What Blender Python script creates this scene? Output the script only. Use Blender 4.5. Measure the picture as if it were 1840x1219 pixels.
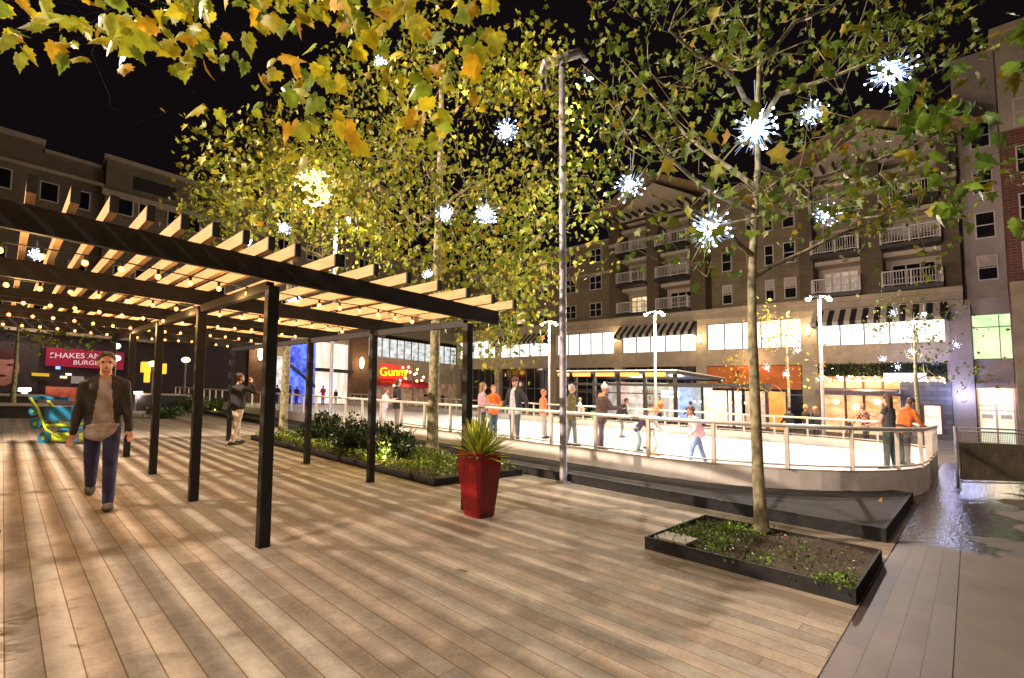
import bpy, bmesh, math, random
import numpy as np
from mathutils import Vector, Matrix
random.seed(7); rng=np.random.default_rng(7)
S=bpy.context.scene; COL=S.collection
for o in list(bpy.data.objects): bpy.data.objects.remove(o)
# ---------------------------------------------------------------- camera
# plaza sheared in height to fit the image's vanishing points: height of the paving at x,y is GA*x+GB*y
GA,GB=-.0682,-.0099
F=862.; PX,PY=920.,609.5; H=1.45
def camrot():
    y=math.radians(313.3854);p=math.radians(3.782);r=math.radians(-0.2471)
    f=np.array([math.cos(y)*math.cos(p),math.sin(y)*math.cos(p),math.sin(p)])
    rt=np.array([math.sin(y),-math.cos(y),0.]); dn=np.cross(f,rt)
    c,s=math.cos(r),math.sin(r)
    return np.array([[-q[1],q[0],q[2]] for q in (c*rt+s*dn,-s*rt+c*dn,f)])
R=camrot(); CP=np.array([0,0,H])
cam=bpy.data.cameras.new('camera'); co=bpy.data.objects.new('camera',cam); COL.objects.link(co)
co.matrix_world=Matrix(((R[0][0],-R[1][0],-R[2][0],0),(R[0][1],-R[1][1],-R[2][1],0),(R[0][2],-R[1][2],-R[2][2],H),(0,0,0,1)))
cam.sensor_width=36; cam.lens=F/1840*36; cam.clip_end=1500; cam.clip_start=.05
S.camera=co
# ---------------------------------------------------------------- world, night sky
W=bpy.data.worlds.new('World'); S.world=W; W.use_nodes=True
bg=W.node_tree.nodes['Background']; bg.inputs[0].default_value=(.0052,.0034,.0042,1); bg.inputs[1].default_value=1
S.view_settings.view_transform='Standard'; S.view_settings.look='None'; S.view_settings.exposure=0; S.view_settings.gamma=1
# ---------------------------------------------------------------- lamps of the plaza
def lamp(name,kind,p,power,color,radius=.12,target=None,angle=100,blend=.6):
    L=bpy.data.lights.new(name,kind); L.energy=power; L.color=color
    if kind in('POINT','SPOT'): L.shadow_soft_size=radius
    o=bpy.data.objects.new(name,L); COL.objects.link(o)
    o.location=(p[0],p[1],p[2]+GA*p[0]+GB*p[1])
    if kind=='SPOT': L.spot_size=math.radians(angle); L.spot_blend=blend
    if target is not None:
        t=Vector((target[0],target[1],target[2]+GA*target[0]+GB*target[1])); o.rotation_euler=(t-o.location).to_track_quat('-Z','Y').to_euler()
    return o
WARM=(1,.74,.46); WHITE=(1,.94,.88); COOL=(.72,.82,1)
lamp('floodlight_beam','SPOT',(-6,11.5,9.1),24500,(1,.79,.59),.14,(2.5,4.5,0),120,.5)
lamp('side_fill_beam','SPOT',(-6.5,2.5,9.1),4600,(1,.80,.62),.25,(.5,2.5,0),72,.9)  # unseen fill added to soften the hard rafter shadows
lamp('rink_floodlight_beam','SPOT',(7.25,5.1,7.6),2700,WHITE,.12,(14,6,0),110,.7)
lamp('rink_floodlight_beam','SPOT',(8.2,16.2,7.7),3200,WHITE,.12,(14,17,0),115,.7)
lamp('rink_floodlight_beam','SPOT',(21.9,4.1,6.1),2500,WHITE,.12,(13,4,0),115,.7)
lamp('rink_floodlight_beam','SPOT',(21.9,11.1,6.1),2500,WHITE,.12,(14,12,0),115,.7)
lamp('rink_floodlight_beam','SPOT',(21.9,17.8,6.1),2400,WHITE,.12,(14,20,0),115,.7)
lamp('pole_glow','POINT',(5.9,6.3,7.5),270,WARM,.1)
lamp('pole_glow','POINT',(22.3,4.1,6.0),4600,(1,.72,.62),.1)
lamp('pole_glow','POINT',(22.3,11.1,6.0),4900,(1,.78,.55),.1)
lamp('pole_glow','POINT',(22.3,17.8,6.0),4900,(1,.78,.5),.1)
lamp('pole_glow','POINT',(7.2,17.4,8.2),1100,WARM,.1)
lamp('right_fill_beam','SPOT',(8.5,-9.5,7.5),1200,(1,.72,.55),.2,(12,2.5,0),66,.9)  # unseen spot added off to the right to light the rink wall
# ---------------------------------------------------------------- helpers: pixels of the photograph to places in the plaza
def ray(u,v): return R.T@np.array([(u-PX)/F,(v-PY)/F,1.])
def gp(u,v,h=0):
    d=ray(u,v); t=(h-H)/(d[2]-GA*d[0]-GB*d[1]); return float(t*d[0]),float(t*d[1])
def fx(u,v,X):
    d=ray(u,v); t=X/d[0]; return float(t*d[1]),float(H+t*d[2]-GA*t*d[0]-GB*t*d[1])
def fy(u,v,Y):
    d=ray(u,v); t=Y/d[1]; return float(t*d[0]),float(H+t*d[2]-GA*t*d[0]-GB*t*d[1])
def at(u,v,dist):   # point at a distance (forward depth) along the sight line, height above paving
    d=ray(u,v)*dist; return (float(d[0]),float(d[1]),float(H+d[2]-GA*d[0]-GB*d[1]))
def W3(p): return Vector((p[0],p[1],p[2]+GA*p[0]+GB*p[1]))
# ---------------------------------------------------------------- mesh builder
class MB:
    def __init__(s): s.v=[]; s.f=[]; s.m=[]
    def add(s,v,f,m=0):
        n=len(s.v); s.v+= [tuple(a) for a in v]; s.f+=[tuple(i+n for i in q) for q in f]; s.m+=[m]*len(f); return s
    def box(s,x0,x1,y0,y1,z0,z1,m=0):
        return s.add([(x0,y0,z0),(x1,y0,z0),(x1,y1,z0),(x0,y1,z0),(x0,y0,z1),(x1,y0,z1),(x1,y1,z1),(x0,y1,z1)],
            [(3,2,1,0),(4,5,6,7),(0,1,5,4),(1,2,6,5),(2,3,7,6),(3,0,4,7)],m)
    def quad(s,a,b,c,d,m=0): return s.add([a,b,c,d],[(0,1,2,3)],m)
    def tube(s,pts,rad,n=8,m=0,cap=True):
        pts=[Vector(p) for p in pts]
        if not hasattr(rad,'__len__'): rad=[rad]*len(pts)
        vs=[];fs=[]; prev=None
        for i,p in enumerate(pts):
            t=(pts[min(i+1,len(pts)-1)]-pts[max(i-1,0)]).normalized()
            if t.length<1e-6: t=Vector((0,0,1))
            a=prev if prev else (Vector((1,0,0)) if abs(t.x)<.9 else Vector((0,1,0)))
            a=(a-t*a.dot(t)); 
            if a.length<1e-5: a=t.orthogonal()
            a.normalize(); b=t.cross(a); prev=a
            for k in range(n):
                q=2*math.pi*k/n; vs.append(p+(a*math.cos(q)+b*math.sin(q))*rad[i])
        for i in range(len(pts)-1):
            for k in range(n):
                fs.append((i*n+k,i*n+(k+1)%n,(i+1)*n+(k+1)%n,(i+1)*n+k))
        if cap: fs.append(tuple(range(n))[::-1]); fs.append(tuple((len(pts)-1)*n+k for k in range(n)))
        return s.add(vs,fs,m)
    def lathe(s,prof,n=16,c=(0,0),m=0,rot=0):
        vs=[(c[0]+r*math.cos(2*math.pi*k/n+rot),c[1]+r*math.sin(2*math.pi*k/n+rot),z) for r,z in prof for k in range(n)]
        fs=[(i*n+k,i*n+(k+1)%n,(i+1)*n+(k+1)%n,(i+1)*n+k) for i in range(len(prof)-1) for k in range(n)]
        fs.append(tuple(range(n))[::-1]); fs.append(tuple((len(prof)-1)*n+k for k in range(n)))
        return s.add(vs,fs,m)
    def ball(s,c,r,seg=8,rings=6,m=0,sc=(1,1,1)):
        vs=[(c[0],c[1],c[2]+r*sc[2])]
        for i in range(1,rings):
            a=math.pi*i/rings
            for k in range(seg):
                q=2*math.pi*k/seg; vs.append((c[0]+r*sc[0]*math.sin(a)*math.cos(q),c[1]+r*sc[1]*math.sin(a)*math.sin(q),c[2]+r*sc[2]*math.cos(a)))
        vs.append((c[0],c[1],c[2]-r*sc[2])); fs=[(0,1+k,1+(k+1)%seg) for k in range(seg)]
        for i in range(rings-2):
            for k in range(seg): fs.append((1+i*seg+k,1+(i+1)*seg+k,1+(i+1)*seg+(k+1)%seg,1+i*seg+(k+1)%seg))
        l=len(vs)-1; b=1+(rings-2)*seg
        fs+=[(l,b+(k+1)%seg,b+k) for k in range(seg)]
        return s.add(vs,fs,m)
    def prism(s,poly,a,b,axis='x',m=0):
        # poly in the other two axes, extruded along axis from a to b
        def P(t,p):
            return (t,p[0],p[1]) if axis=='x' else ((p[0],t,p[1]) if axis=='y' else (p[0],p[1],t))
        n=len(poly); vs=[P(a,p) for p in poly]+[P(b,p) for p in poly]
        fs=[tuple(range(n))[::-1],tuple(range(n,2*n))]+[(k,(k+1)%n,n+(k+1)%n,n+k) for k in range(n)]
        return s.add(vs,fs,m)
    def build(s,name,mats,parent=None,loc=(0,0,0),shear=True,smooth=False,bevel=0,**tags):
        me=bpy.data.meshes.new(name)
        v=np.array(s.v,dtype=float)
        if shear: v[:,2]+=GA*v[:,0]+GB*v[:,1]
        me.from_pydata(v.tolist(),[],s.f)
        if not isinstance(mats,(list,tuple)): mats=[mats]
        for m in mats: me.materials.append(m)
        if len(mats)>1: me.polygons.foreach_set('material_index',s.m)
        bm=bmesh.new(); bm.from_mesh(me); bmesh.ops.recalc_face_normals(bm,faces=bm.faces)
        if bevel: bmesh.ops.bevel(bm,geom=list(bm.edges),offset=bevel,segments=2,affect='EDGES',profile=.5)
        bm.to_mesh(me); bm.free()
        if smooth: me.polygons.foreach_set('use_smooth',[True]*len(me.polygons))
        o=bpy.data.objects.new(name,me); COL.objects.link(o)
        if parent: o.parent=parent; o.location=loc
        else: o.location=W3(loc)
        for k,x in tags.items(): o[k]=x
        return o
def thing(name,label,cat,loc=(0,0,0),group=None,rot=0):
    o=bpy.data.objects.new(name,None); COL.objects.link(o); o.location=W3(loc); o.rotation_euler=(0,0,rot)
    o.empty_display_size=.2; o['label']=label; o['category']=cat
    if group:o['group']=group
    return o
def dup(o,loc,label=None,rot=None,group=None,scale=None):
    r=o.copy(); COL.objects.link(r); r.location=W3(loc)
    if rot is not None: r.rotation_euler=(0,0,rot)
    if scale: r.scale=(scale,)*3
    if label:r['label']=label
    if group:r['group']=group
    def kids(a,b):
        for ch in list(a.children):
            c=ch.copy(); COL.objects.link(c); c.parent=b; kids(ch,c)
    kids(o,r); return r
# ---------------------------------------------------------------- materials
def nm(name):
    m=bpy.data.materials.new(name); m.use_nodes=True; nt=m.node_tree; return m,nt,nt.nodes['Principled BSDF']
def N(nt,t,**k):
    n=nt.nodes.new(t)
    for a,b in k.items(): setattr(n,a,b)
    return n
def L(nt,a,b): nt.links.new(a,b)
def mat(name,col,rough=.6,metal=0,var=.25,scale=6,bump=.0,bscale=60,spec=.5,col2=None,trans=0,stretch=None,coat=0):
    m,nt,b=nm(name)
    tc=N(nt,'ShaderNodeTexCoord'); mp=N(nt,'ShaderNodeMapping'); L(nt,tc.outputs['Object'],mp.inputs[0])
    if stretch: mp.inputs['Scale'].default_value=stretch
    nz=N(nt,'ShaderNodeTexNoise'); nz.inputs['Scale'].default_value=scale; nz.inputs['Detail'].default_value=6; L(nt,mp.outputs[0],nz.inputs['Vector'])
    rp=N(nt,'ShaderNodeValToRGB'); c2=col2 or tuple(c*(1-var) for c in col); c1=col if col2 else tuple(min(1,c*(1+var*.5)) for c in col)
    rp.color_ramp.elements[0].position=.35; rp.color_ramp.elements[1].position=.65
    rp.color_ramp.elements[0].color=(*c2,1); rp.color_ramp.elements[1].color=(*c1,1)
    L(nt,nz.outputs[0],rp.inputs[0]); L(nt,rp.outputs[0],b.inputs['Base Color'])
    b.inputs['Roughness'].default_value=rough; b.inputs['Metallic'].default_value=metal; b.inputs['Specular IOR Level'].default_value=spec
    if coat: b.inputs['Coat Weight'].default_value=coat; b.inputs['Coat Roughness'].default_value=.08
    if trans: b.inputs['Transmission Weight'].default_value=trans
    if bump:
        n2=N(nt,'ShaderNodeTexNoise'); n2.inputs['Scale'].default_value=bscale; n2.inputs['Detail'].default_value=5; L(nt,mp.outputs[0],n2.inputs['Vector'])
        bp=N(nt,'ShaderNodeBump'); bp.inputs['Strength'].default_value=bump; bp.inputs['Distance'].default_value=.01
        L(nt,n2.outputs[0],bp.inputs['Height']); L(nt,bp.outputs[0],b.inputs['Normal'])
    return m
def emis(name,col,st,samp=False,pat=None):
    m,nt,b=nm(name); b.inputs['Base Color'].default_value=(*[c*.5 for c in col],1); b.inputs['Emission Color'].default_value=(*col,1); b.inputs['Emission Strength'].default_value=st
    b.inputs['Roughness'].default_value=.5
    if pat:   # soft variation of what is behind a lit window
        tc=N(nt,'ShaderNodeTexCoord'); nz=N(nt,'ShaderNodeTexNoise'); nz.inputs['Scale'].default_value=pat[0]; nz.inputs['Detail'].default_value=4
        mp=N(nt,'ShaderNodeMapping'); mp.inputs['Scale'].default_value=pat[3] if len(pat)>3 else (1,1,1); L(nt,tc.outputs['Object'],mp.inputs[0]); L(nt,mp.outputs[0],nz.inputs['Vector'])
        rp=N(nt,'ShaderNodeValToRGB'); rp.color_ramp.elements[0].position=.38; rp.color_ramp.elements[1].position=.62
        rp.color_ramp.elements[0].color=(*pat[1],1); rp.color_ramp.elements[1].color=(*pat[2],1)
        L(nt,nz.outputs[0],rp.inputs[0]); L(nt,rp.outputs[0],b.inputs['Emission Color'])
    if not samp: m.cycles.emission_sampling='NONE'
    return m
def boards(name,w,ln,c1,c2,gapc,along='y',gap=.007,rough=.6,grain=1.,off=(0,0),seed=0,wet=None,bumpd=.004):
    # planks or pavers: width w across, random joints every ln along
    m,nt,b=nm(name); tc=N(nt,'ShaderNodeTexCoord'); sx=N(nt,'ShaderNodeSeparateXYZ'); L(nt,tc.outputs['Object'],sx.inputs[0])
    X,Y=(sx.outputs[0],sx.outputs[1]) if along=='y' else (sx.outputs[1],sx.outputs[0])
    def M(op,a,bb=None,c=None):
        n=N(nt,'ShaderNodeMath',operation=op)
        for i,q in enumerate((a,bb,c)):
            if q is None: continue
            if isinstance(q,(int,float)): n.inputs[i].default_value=q
            else: L(nt,q,n.inputs[i])
        return n.outputs[0]
    xs=M('DIVIDE',M('ADD',X,off[0]),w); ci=M('FLOOR',xs); xf=M('FRACT',xs)
    wn=N(nt,'ShaderNodeTexWhiteNoise',noise_dimensions='1D'); L(nt,M('ADD',ci,seed+.5),wn.inputs['W'])
    ys=M('DIVIDE',M('ADD',Y,M('MULTIPLY',wn.outputs[0],ln*3)),ln); ri=M('FLOOR',ys); yf=M('FRACT',ys)
    cb=N(nt,'ShaderNodeCombineXYZ'); L(nt,ci,cb.inputs[0]); L(nt,ri,cb.inputs[1])
    w2=N(nt,'ShaderNodeTexWhiteNoise',noise_dimensions='3D'); L(nt,cb.outputs[0],w2.inputs['Vector'])
    w3=N(nt,'ShaderNodeTexWhiteNoise',noise_dimensions='3D'); 
    vm=N(nt,'ShaderNodeVectorMath',operation='ADD'); vm.inputs[1].default_value=(7.3,1.1,3.7); L(nt,cb.outputs[0],vm.inputs[0]); L(nt,vm.outputs[0],w3.inputs['Vector'])
    gx=M('LESS_THAN',M('MINIMUM',xf,M('SUBTRACT',1.,xf)),gap/2/w); gy=M('LESS_THAN',M('MINIMUM',yf,M('SUBTRACT',1.,yf)),.0022/ln)
    g=M('MAXIMUM',gx,gy)
    # grain stretched along the plank, shifted per plank
    mp=N(nt,'ShaderNodeMapping'); L(nt,tc.outputs['Object'],mp.inputs[0]); mp.inputs['Scale'].default_value=(1,.08,1) if along=='y' else (.08,1,1)
    va=N(nt,'ShaderNodeVectorMath',operation='ADD'); L(nt,mp.outputs[0],va.inputs[0]); L(nt,w3.outputs['Color'],va.inputs[1])
    gr=N(nt,'ShaderNodeTexNoise'); gr.inputs['Scale'].default_value=70; gr.inputs['Detail'].default_value=8; gr.inputs['Roughness'].default_value=.65; L(nt,va.outputs[0],gr.inputs['Vector'])
    st=N(nt,'ShaderNodeTexNoise'); st.inputs['Scale'].default_value=2.6; st.inputs['Detail'].default_value=8; L(nt,tc.outputs['Object'],st.inputs['Vector'])
    st2=N(nt,'ShaderNodeTexNoise'); st2.inputs['Scale'].default_value=9; st2.inputs['Detail'].default_value=6; L(nt,tc.outputs['Object'],st2.inputs['Vector'])
    st3=N(nt,'ShaderNodeTexNoise'); st3.inputs['Scale'].default_value=38; st3.inputs['Detail'].default_value=9; st3.inputs['Roughness'].default_value=.72; L(nt,tc.outputs['Object'],st3.inputs['Vector'])
    b.inputs['Specular IOR Level'].default_value=.25 if not wet else .5
    fac=M('ADD',M('MULTIPLY',w2.outputs[0],.62),M('ADD',M('MULTIPLY',M('SUBTRACT',gr.outputs[0],.5),.35*grain),M('ADD',M('MULTIPLY',M('SUBTRACT',st.outputs[0],.5),1.1),M('ADD',M('MULTIPLY',M('SUBTRACT',st2.outputs[0],.5),.7),M('MULTIPLY',M('SUBTRACT',st3.outputs[0],.5),1.1*grain)))))
    mx=N(nt,'ShaderNodeMix',data_type='RGBA'); L(nt,M('MINIMUM',M('MAXIMUM',fac,0.),1.),mx.inputs[0]); mx.inputs[6].default_value=(*c1,1); mx.inputs[7].default_value=(*c2,1)
    # slight hue drift per plank
    mh=N(nt,'ShaderNodeMix',data_type='RGBA',blend_type='MULTIPLY'); mh.inputs[0].default_value=1; L(nt,mx.outputs[2],mh.inputs[6])
    hr=N(nt,'ShaderNodeValToRGB'); hr.color_ramp.elements[0].color=(1.0,.93,.84,1); hr.color_ramp.elements[1].color=(.9,.97,1.0,1); L(nt,w3.outputs[0],hr.inputs[0]); L(nt,hr.outputs[0],mh.inputs[7])
    mg=N(nt,'ShaderNodeMix',data_type='RGBA'); L(nt,g,mg.inputs[0]); L(nt,mh.outputs[2],mg.inputs[6]); mg.inputs[7].default_value=(*gapc,1)
    L(nt,mg.outputs[2],b.inputs['Base Color']); b.inputs['Roughness'].default_value=rough
    bp=N(nt,'ShaderNodeBump'); bp.inputs['Strength'].default_value=.6; bp.inputs['Distance'].default_value=bumpd
    L(nt,M('SUBTRACT',M('MULTIPLY',gr.outputs[0],.3),g),bp.inputs['Height']); L(nt,bp.outputs[0],b.inputs['Normal'])
    if wet:  # wetness: darker and mirror-like where the noise says so
        wr=wet(nt,tc,sx,M)
        L(nt,M('SUBTRACT',rough,M('MULTIPLY',wr,rough-.11)),b.inputs['Roughness'])
        mw=N(nt,'ShaderNodeMix',data_type='RGBA'); L(nt,wr,mw.inputs[0]); L(nt,mg.outputs[2],mw.inputs[6]); mw.inputs[7].default_value=(.012,.01,.01,1)
        L(nt,mw.outputs[2],b.inputs['Base Color']); L(nt,M('ADD',M('MULTIPLY',M('SUBTRACT',1.,wr),.5),.1),bp.inputs['Strength'])
        mr=N(nt,'ShaderNodeMapping'); mr.inputs['Scale'].default_value=(1,2.2,1); mr.inputs['Rotation'].default_value=(0,0,.8); L(nt,tc.outputs['Object'],mr.inputs[0]); nr=N(nt,'ShaderNodeTexNoise'); nr.inputs['Scale'].default_value=9; nr.inputs['Detail'].default_value=5; L(nt,mr.outputs[0],nr.inputs['Vector'])
        b2=N(nt,'ShaderNodeBump'); b2.inputs['Distance'].default_value=.02; L(nt,M('MULTIPLY',wr,.55),b2.inputs['Strength']); L(nt,nr.outputs[0],b2.inputs['Height']); L(nt,bp.outputs[0],b2.inputs['Normal']); L(nt,b2.outputs[0],b.inputs['Normal'])
    return m
def brick(name,c1,c2,mortar,scale=1.,bw=.5,bh=.18,axis='yz',rough=.8,ms=.015):
    m,nt,b=nm(name); tc=N(nt,'ShaderNodeTexCoord'); sx=N(nt,'ShaderNodeSeparateXYZ'); L(nt,tc.outputs['Object'],sx.inputs[0]); cb=N(nt,'ShaderNodeCombineXYZ')
    L(nt,sx.outputs[1 if axis=='yz' else 0],cb.inputs[0]); L(nt,sx.outputs[2],cb.inputs[1])
    br=N(nt,'ShaderNodeTexBrick'); L(nt,cb.outputs[0],br.inputs[0]); br.inputs['Scale'].default_value=scale; br.inputs['Color1'].default_value=(*c1,1); br.inputs['Color2'].default_value=(*c2,1); br.inputs['Mortar'].default_value=(*mortar,1)
    br.inputs['Brick Width'].default_value=bw; br.inputs['Row Height'].default_value=bh; br.inputs['Mortar Size'].default_value=ms
    nz=N(nt,'ShaderNodeTexNoise'); nz.inputs['Scale'].default_value=.6; nz.inputs['Detail'].default_value=6; L(nt,tc.outputs['Object'],nz.inputs['Vector'])
    rp=N(nt,'ShaderNodeValToRGB'); rp.color_ramp.elements[0].position=.3; rp.color_ramp.elements[0].color=(.72,.72,.74,1); rp.color_ramp.elements[1].position=.7; L(nt,nz.outputs[0],rp.inputs[0])
    mx=N(nt,'ShaderNodeMix',data_type='RGBA',blend_type='MULTIPLY'); mx.inputs[0].default_value=1; L(nt,br.outputs[0],mx.inputs[6]); L(nt,rp.outputs[0],mx.inputs[7]); L(nt,mx.outputs[2],b.inputs['Base Color'])
    b.inputs['Roughness'].default_value=rough
    bp=N(nt,'ShaderNodeBump'); bp.inputs['Strength'].default_value=.5; bp.inputs['Distance'].default_value=.01; bp.invert=True; L(nt,br.outputs[1],bp.inputs['Height']); L(nt,bp.outputs[0],b.inputs['Normal'])
    return m
def leafmat(name,rough=.45,tr=.35,sat=1.):
    m=bpy.data.materials.new(name); m.use_nodes=True; nt=m.node_tree; b=nt.nodes['Principled BSDF']; out=nt.nodes['Material Output']
    at_=N(nt,'ShaderNodeAttribute',attribute_name='Col'); tc=N(nt,'ShaderNodeTexCoord'); nz=N(nt,'ShaderNodeTexNoise'); nz.inputs['Scale'].default_value=25; nz.inputs['Detail'].default_value=5; L(nt,tc.outputs['Object'],nz.inputs['Vector'])
    rp=N(nt,'ShaderNodeValToRGB'); rp.color_ramp.elements[0].position=.36; rp.color_ramp.elements[0].color=(.62,.62,.55,1); rp.color_ramp.elements[1].position=.6; L(nt,nz.outputs[0],rp.inputs[0])
    mx=N(nt,'ShaderNodeMix',data_type='RGBA',blend_type='MULTIPLY'); mx.inputs[0].default_value=1; L(nt,at_.outputs['Color'],mx.inputs[6]); L(nt,rp.outputs[0],mx.inputs[7])
    L(nt,mx.outputs[2],b.inputs['Base Color']); b.inputs['Roughness'].default_value=rough; b.inputs['Specular IOR Level'].default_value=.35
    t=N(nt,'ShaderNodeBsdfTranslucent'); L(nt,mx.outputs[2],t.inputs[0]); ms=N(nt,'ShaderNodeMixShader'); ms.inputs[0].default_value=tr
    L(nt,b.outputs[0],ms.inputs[1]); L(nt,t.outputs[0],ms.inputs[2]); L(nt,ms.outputs[0],out.inputs[0]); return m
M_deck=boards('deck_boards',.14,3.1,(.235,.19,.16),(.50,.425,.36),(.15,.085,.035),gap=.0065,rough=.85,off=(.06,0))
def wetmask(nt,tc,sx,M):
    nz=N(nt,'ShaderNodeTexNoise'); nz.inputs['Scale'].default_value=1.1; nz.inputs['Detail'].default_value=5; L(nt,tc.outputs['Object'],nz.inputs['Vector'])
    nx=M('MULTIPLY',M('SUBTRACT',nz.outputs[0],.5),1.1)
    a=M('SUBTRACT',sx.outputs[0],7.2)
    bq=M('ADD',M('SUBTRACT',M('ADD',sx.outputs[1],M('MULTIPLY',M('MAXIMUM',M('SUBTRACT',sx.outputs[0],9.5),0.),.11)),-.30),M('MULTIPLY',nx,1.6))
    q=M('MINIMUM',M('MULTIPLY',a,3.),M('MULTIPLY',bq,14.))
    return M('MINIMUM',M('MAXIMUM',q,0.),1.)
M_pave=boards('paver_strips',.1325,.62,(.07,.047,.037),(.115,.08,.063),(.03,.022,.016),along='x',gap=.006,rough=.6,off=(0.005,0),grain=.4,wet=wetmask)
M_conc=boards('concrete_flags',2.2,1.5,(.075,.054,.04),(.135,.10,.075),(.04,.03,.02),along='x',gap=.008,rough=.7,off=(2.07,0),grain=.25,wet=wetmask)
M_plaza=mat('plaza_paving',(.17,.15,.13),.75,var=.4,scale=1.2,bump=.2)
M_tier=boards('dark_step_paving',1.2,1.6,(.016,.013,.012),(.034,.028,.024),(.008,.007,.007),gap=.008,rough=.85,grain=.5,off=(.3,0))
M_steel=mat('blackened_steel',(.014,.013,.015),.6,.1,.3,8,.1,spec=.4)
M_steel2=mat('planter_steel',(.016,.016,.018),.85,.0,.4,12,.15)
M_wood=mat('rafter_timber',(.56,.34,.15),.55,col2=(.42,.23,.09),scale=5,stretch=(12,.6,12),bump=.15,bscale=20)
M_galv=mat('galvanised_pole',(.30,.28,.33),.55,.3,.25,14,.08)
M_white=mat('white_board',(.78,.72,.68),.45,var=.12,scale=3,bump=.05)
M_rail=mat('rail_metal',(.7,.62,.55),.35,.25,.12,10)
M_ice=mat('ice_sheet',(.70,.70,.685),.4,var=.16,scale=.5,bump=.12,bscale=7,stretch=(1,.25,1))
M_soil=mat('soil',(.075,.045,.028),.95,col2=(.03,.018,.011),scale=30,bump=1.,bscale=90)
M_bark=mat('plane_tree_bark',(.36,.31,.19),.8,col2=(.12,.105,.055),scale=16,stretch=(1,1,.6),bump=.5,bscale=30)
M_twig=mat('twig_bark',(.26,.17,.10),.75,var=.4,scale=20)
M_leaf=leafmat('autumn_leaf'); M_leafd=leafmat('shrub_leaf',.35,.15)
M_red=mat('red_glazed_planter',(.24,.004,.010),.4,var=.25,scale=9,spec=.45,coat=.15,bump=.06,bscale=40)
M_cable=mat('black_cable',(.012,.012,.012),.6)
M_bulb=emis('warm_bulb',(1,.5,.16),14); M_socket=mat('bulb_socket',(.02,.015,.01),.5)
M_star=emis('cool_white_led',(.72,.84,1),13); M_starrod=emis('acrylic_spike',(.5,.66,1),.55)
M_flood=emis('floodlight_lens',(1,.72,.45),30); M_floodw=emis('white_lens',(1,.86,.7),26)
M_stone=mat('beige_cast_stone',(.40,.335,.255),.85,var=.15,scale=1.5,bump=.2,bscale=12)
M_stone2=mat('band_stone',(.34,.29,.23),.85,var=.15,scale=1.5,bump=.2,bscale=12)
M_tanb=brick('tan_brick',(.23,.175,.10),(.175,.13,.075),(.2,.17,.13)); M_brown=brick('brown_brick',(.12,.085,.048),(.09,.062,.035),(.11,.09,.07))
M_redb=brick('red_brick',(.17,.045,.032),(.11,.03,.025),(.2,.16,.14)); M_redby=brick('brown_red_brick',(.16,.085,.05),(.12,.06,.035),(.15,.11,.08),axis='xz')
M_tany=brick('tan_brick_side',(.17,.14,.10),(.14,.11,.08),(.16,.14,.12),axis='xz')
M_rough=brick('rubble_stone',(.22,.22,.26),(.12,.12,.16),(.08,.08,.1),1,.7,.3)
M_stucco=mat('pale_stucco',(.42,.35,.29),.9,var=.1,scale=1); M_lav=mat('grey_render',(.30,.255,.25),.9,var=.12,scale=1)
M_frame=mat('white_window_frame',(.5,.46,.46),.5,var=.1); M_glass=mat('dark_window_glass',(.012,.013,.018),.08,var=.3,scale=2,spec=.6)
M_curt=mat('drawn_curtain',(.4,.36,.34),.9,var=.25,scale=6)
M_dark=mat('dark_metal',(.025,.022,.022),.5,.2); M_soff=mat('timber_soffit',(.26,.18,.11),.7,var=.2,scale=2)
M_winlit=emis('bright_lit_window',(1,.98,.92),1.5,True,(2.2,(.9,.86,.76),(1.05,1.05,1.02),(1,3,1)))
M_winwarm=emis('warm_lit_window',(1,.75,.4),1.3,False,(3,(.6,.35,.12),(1,.8,.5)))
M_wingreen=emis('green_lit_window',(.75,1,.5),.95,True,(1.5,(.55,.85,.42),(.85,1,.6)))
M_mull=mat('window_mullion',(.12,.12,.12),.5)
# ---------------------------------------------------------------- ground
def sheet(name,poly,z,m,**t):
    return MB().add([(a,b,z) for a,b in poly],[tuple(range(len(poly)))]).build(name,m,**t)
ST=dict(kind='structure')
sheet('plaza_ground',[(-300,-300),(300,-300),(300,300),(-300,300)],-.012,M_plaza,**ST)
sheet('deck',[(-14,.665),(7.03,.665),(7.03,34),(-14,34)],0,M_deck,**ST)
sheet('pavers',[(-14,.13),(21,.13),(21,.661),(-14,.661)],-.002,M_pave,**ST)
sheet('pavement',[(-14,-14),(21,-14),(21,.126),(-14,.126)],-.005,M_conc,**ST)
# raised dark step round the rink
b=MB(); b.box(7.03,10.72,.78,33,-.02,.15)
b.build('step',[M_tier],**ST)
b=MB(); b.box(6.99,7.028,.74,33,-.01,.158); b.box(7.028,10.72,.74,.778,-.01,.158); b.build('step_edge',M_steel2,label='long dark steel edging along the deck side of the raised step below the rink',category='step edging')
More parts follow.
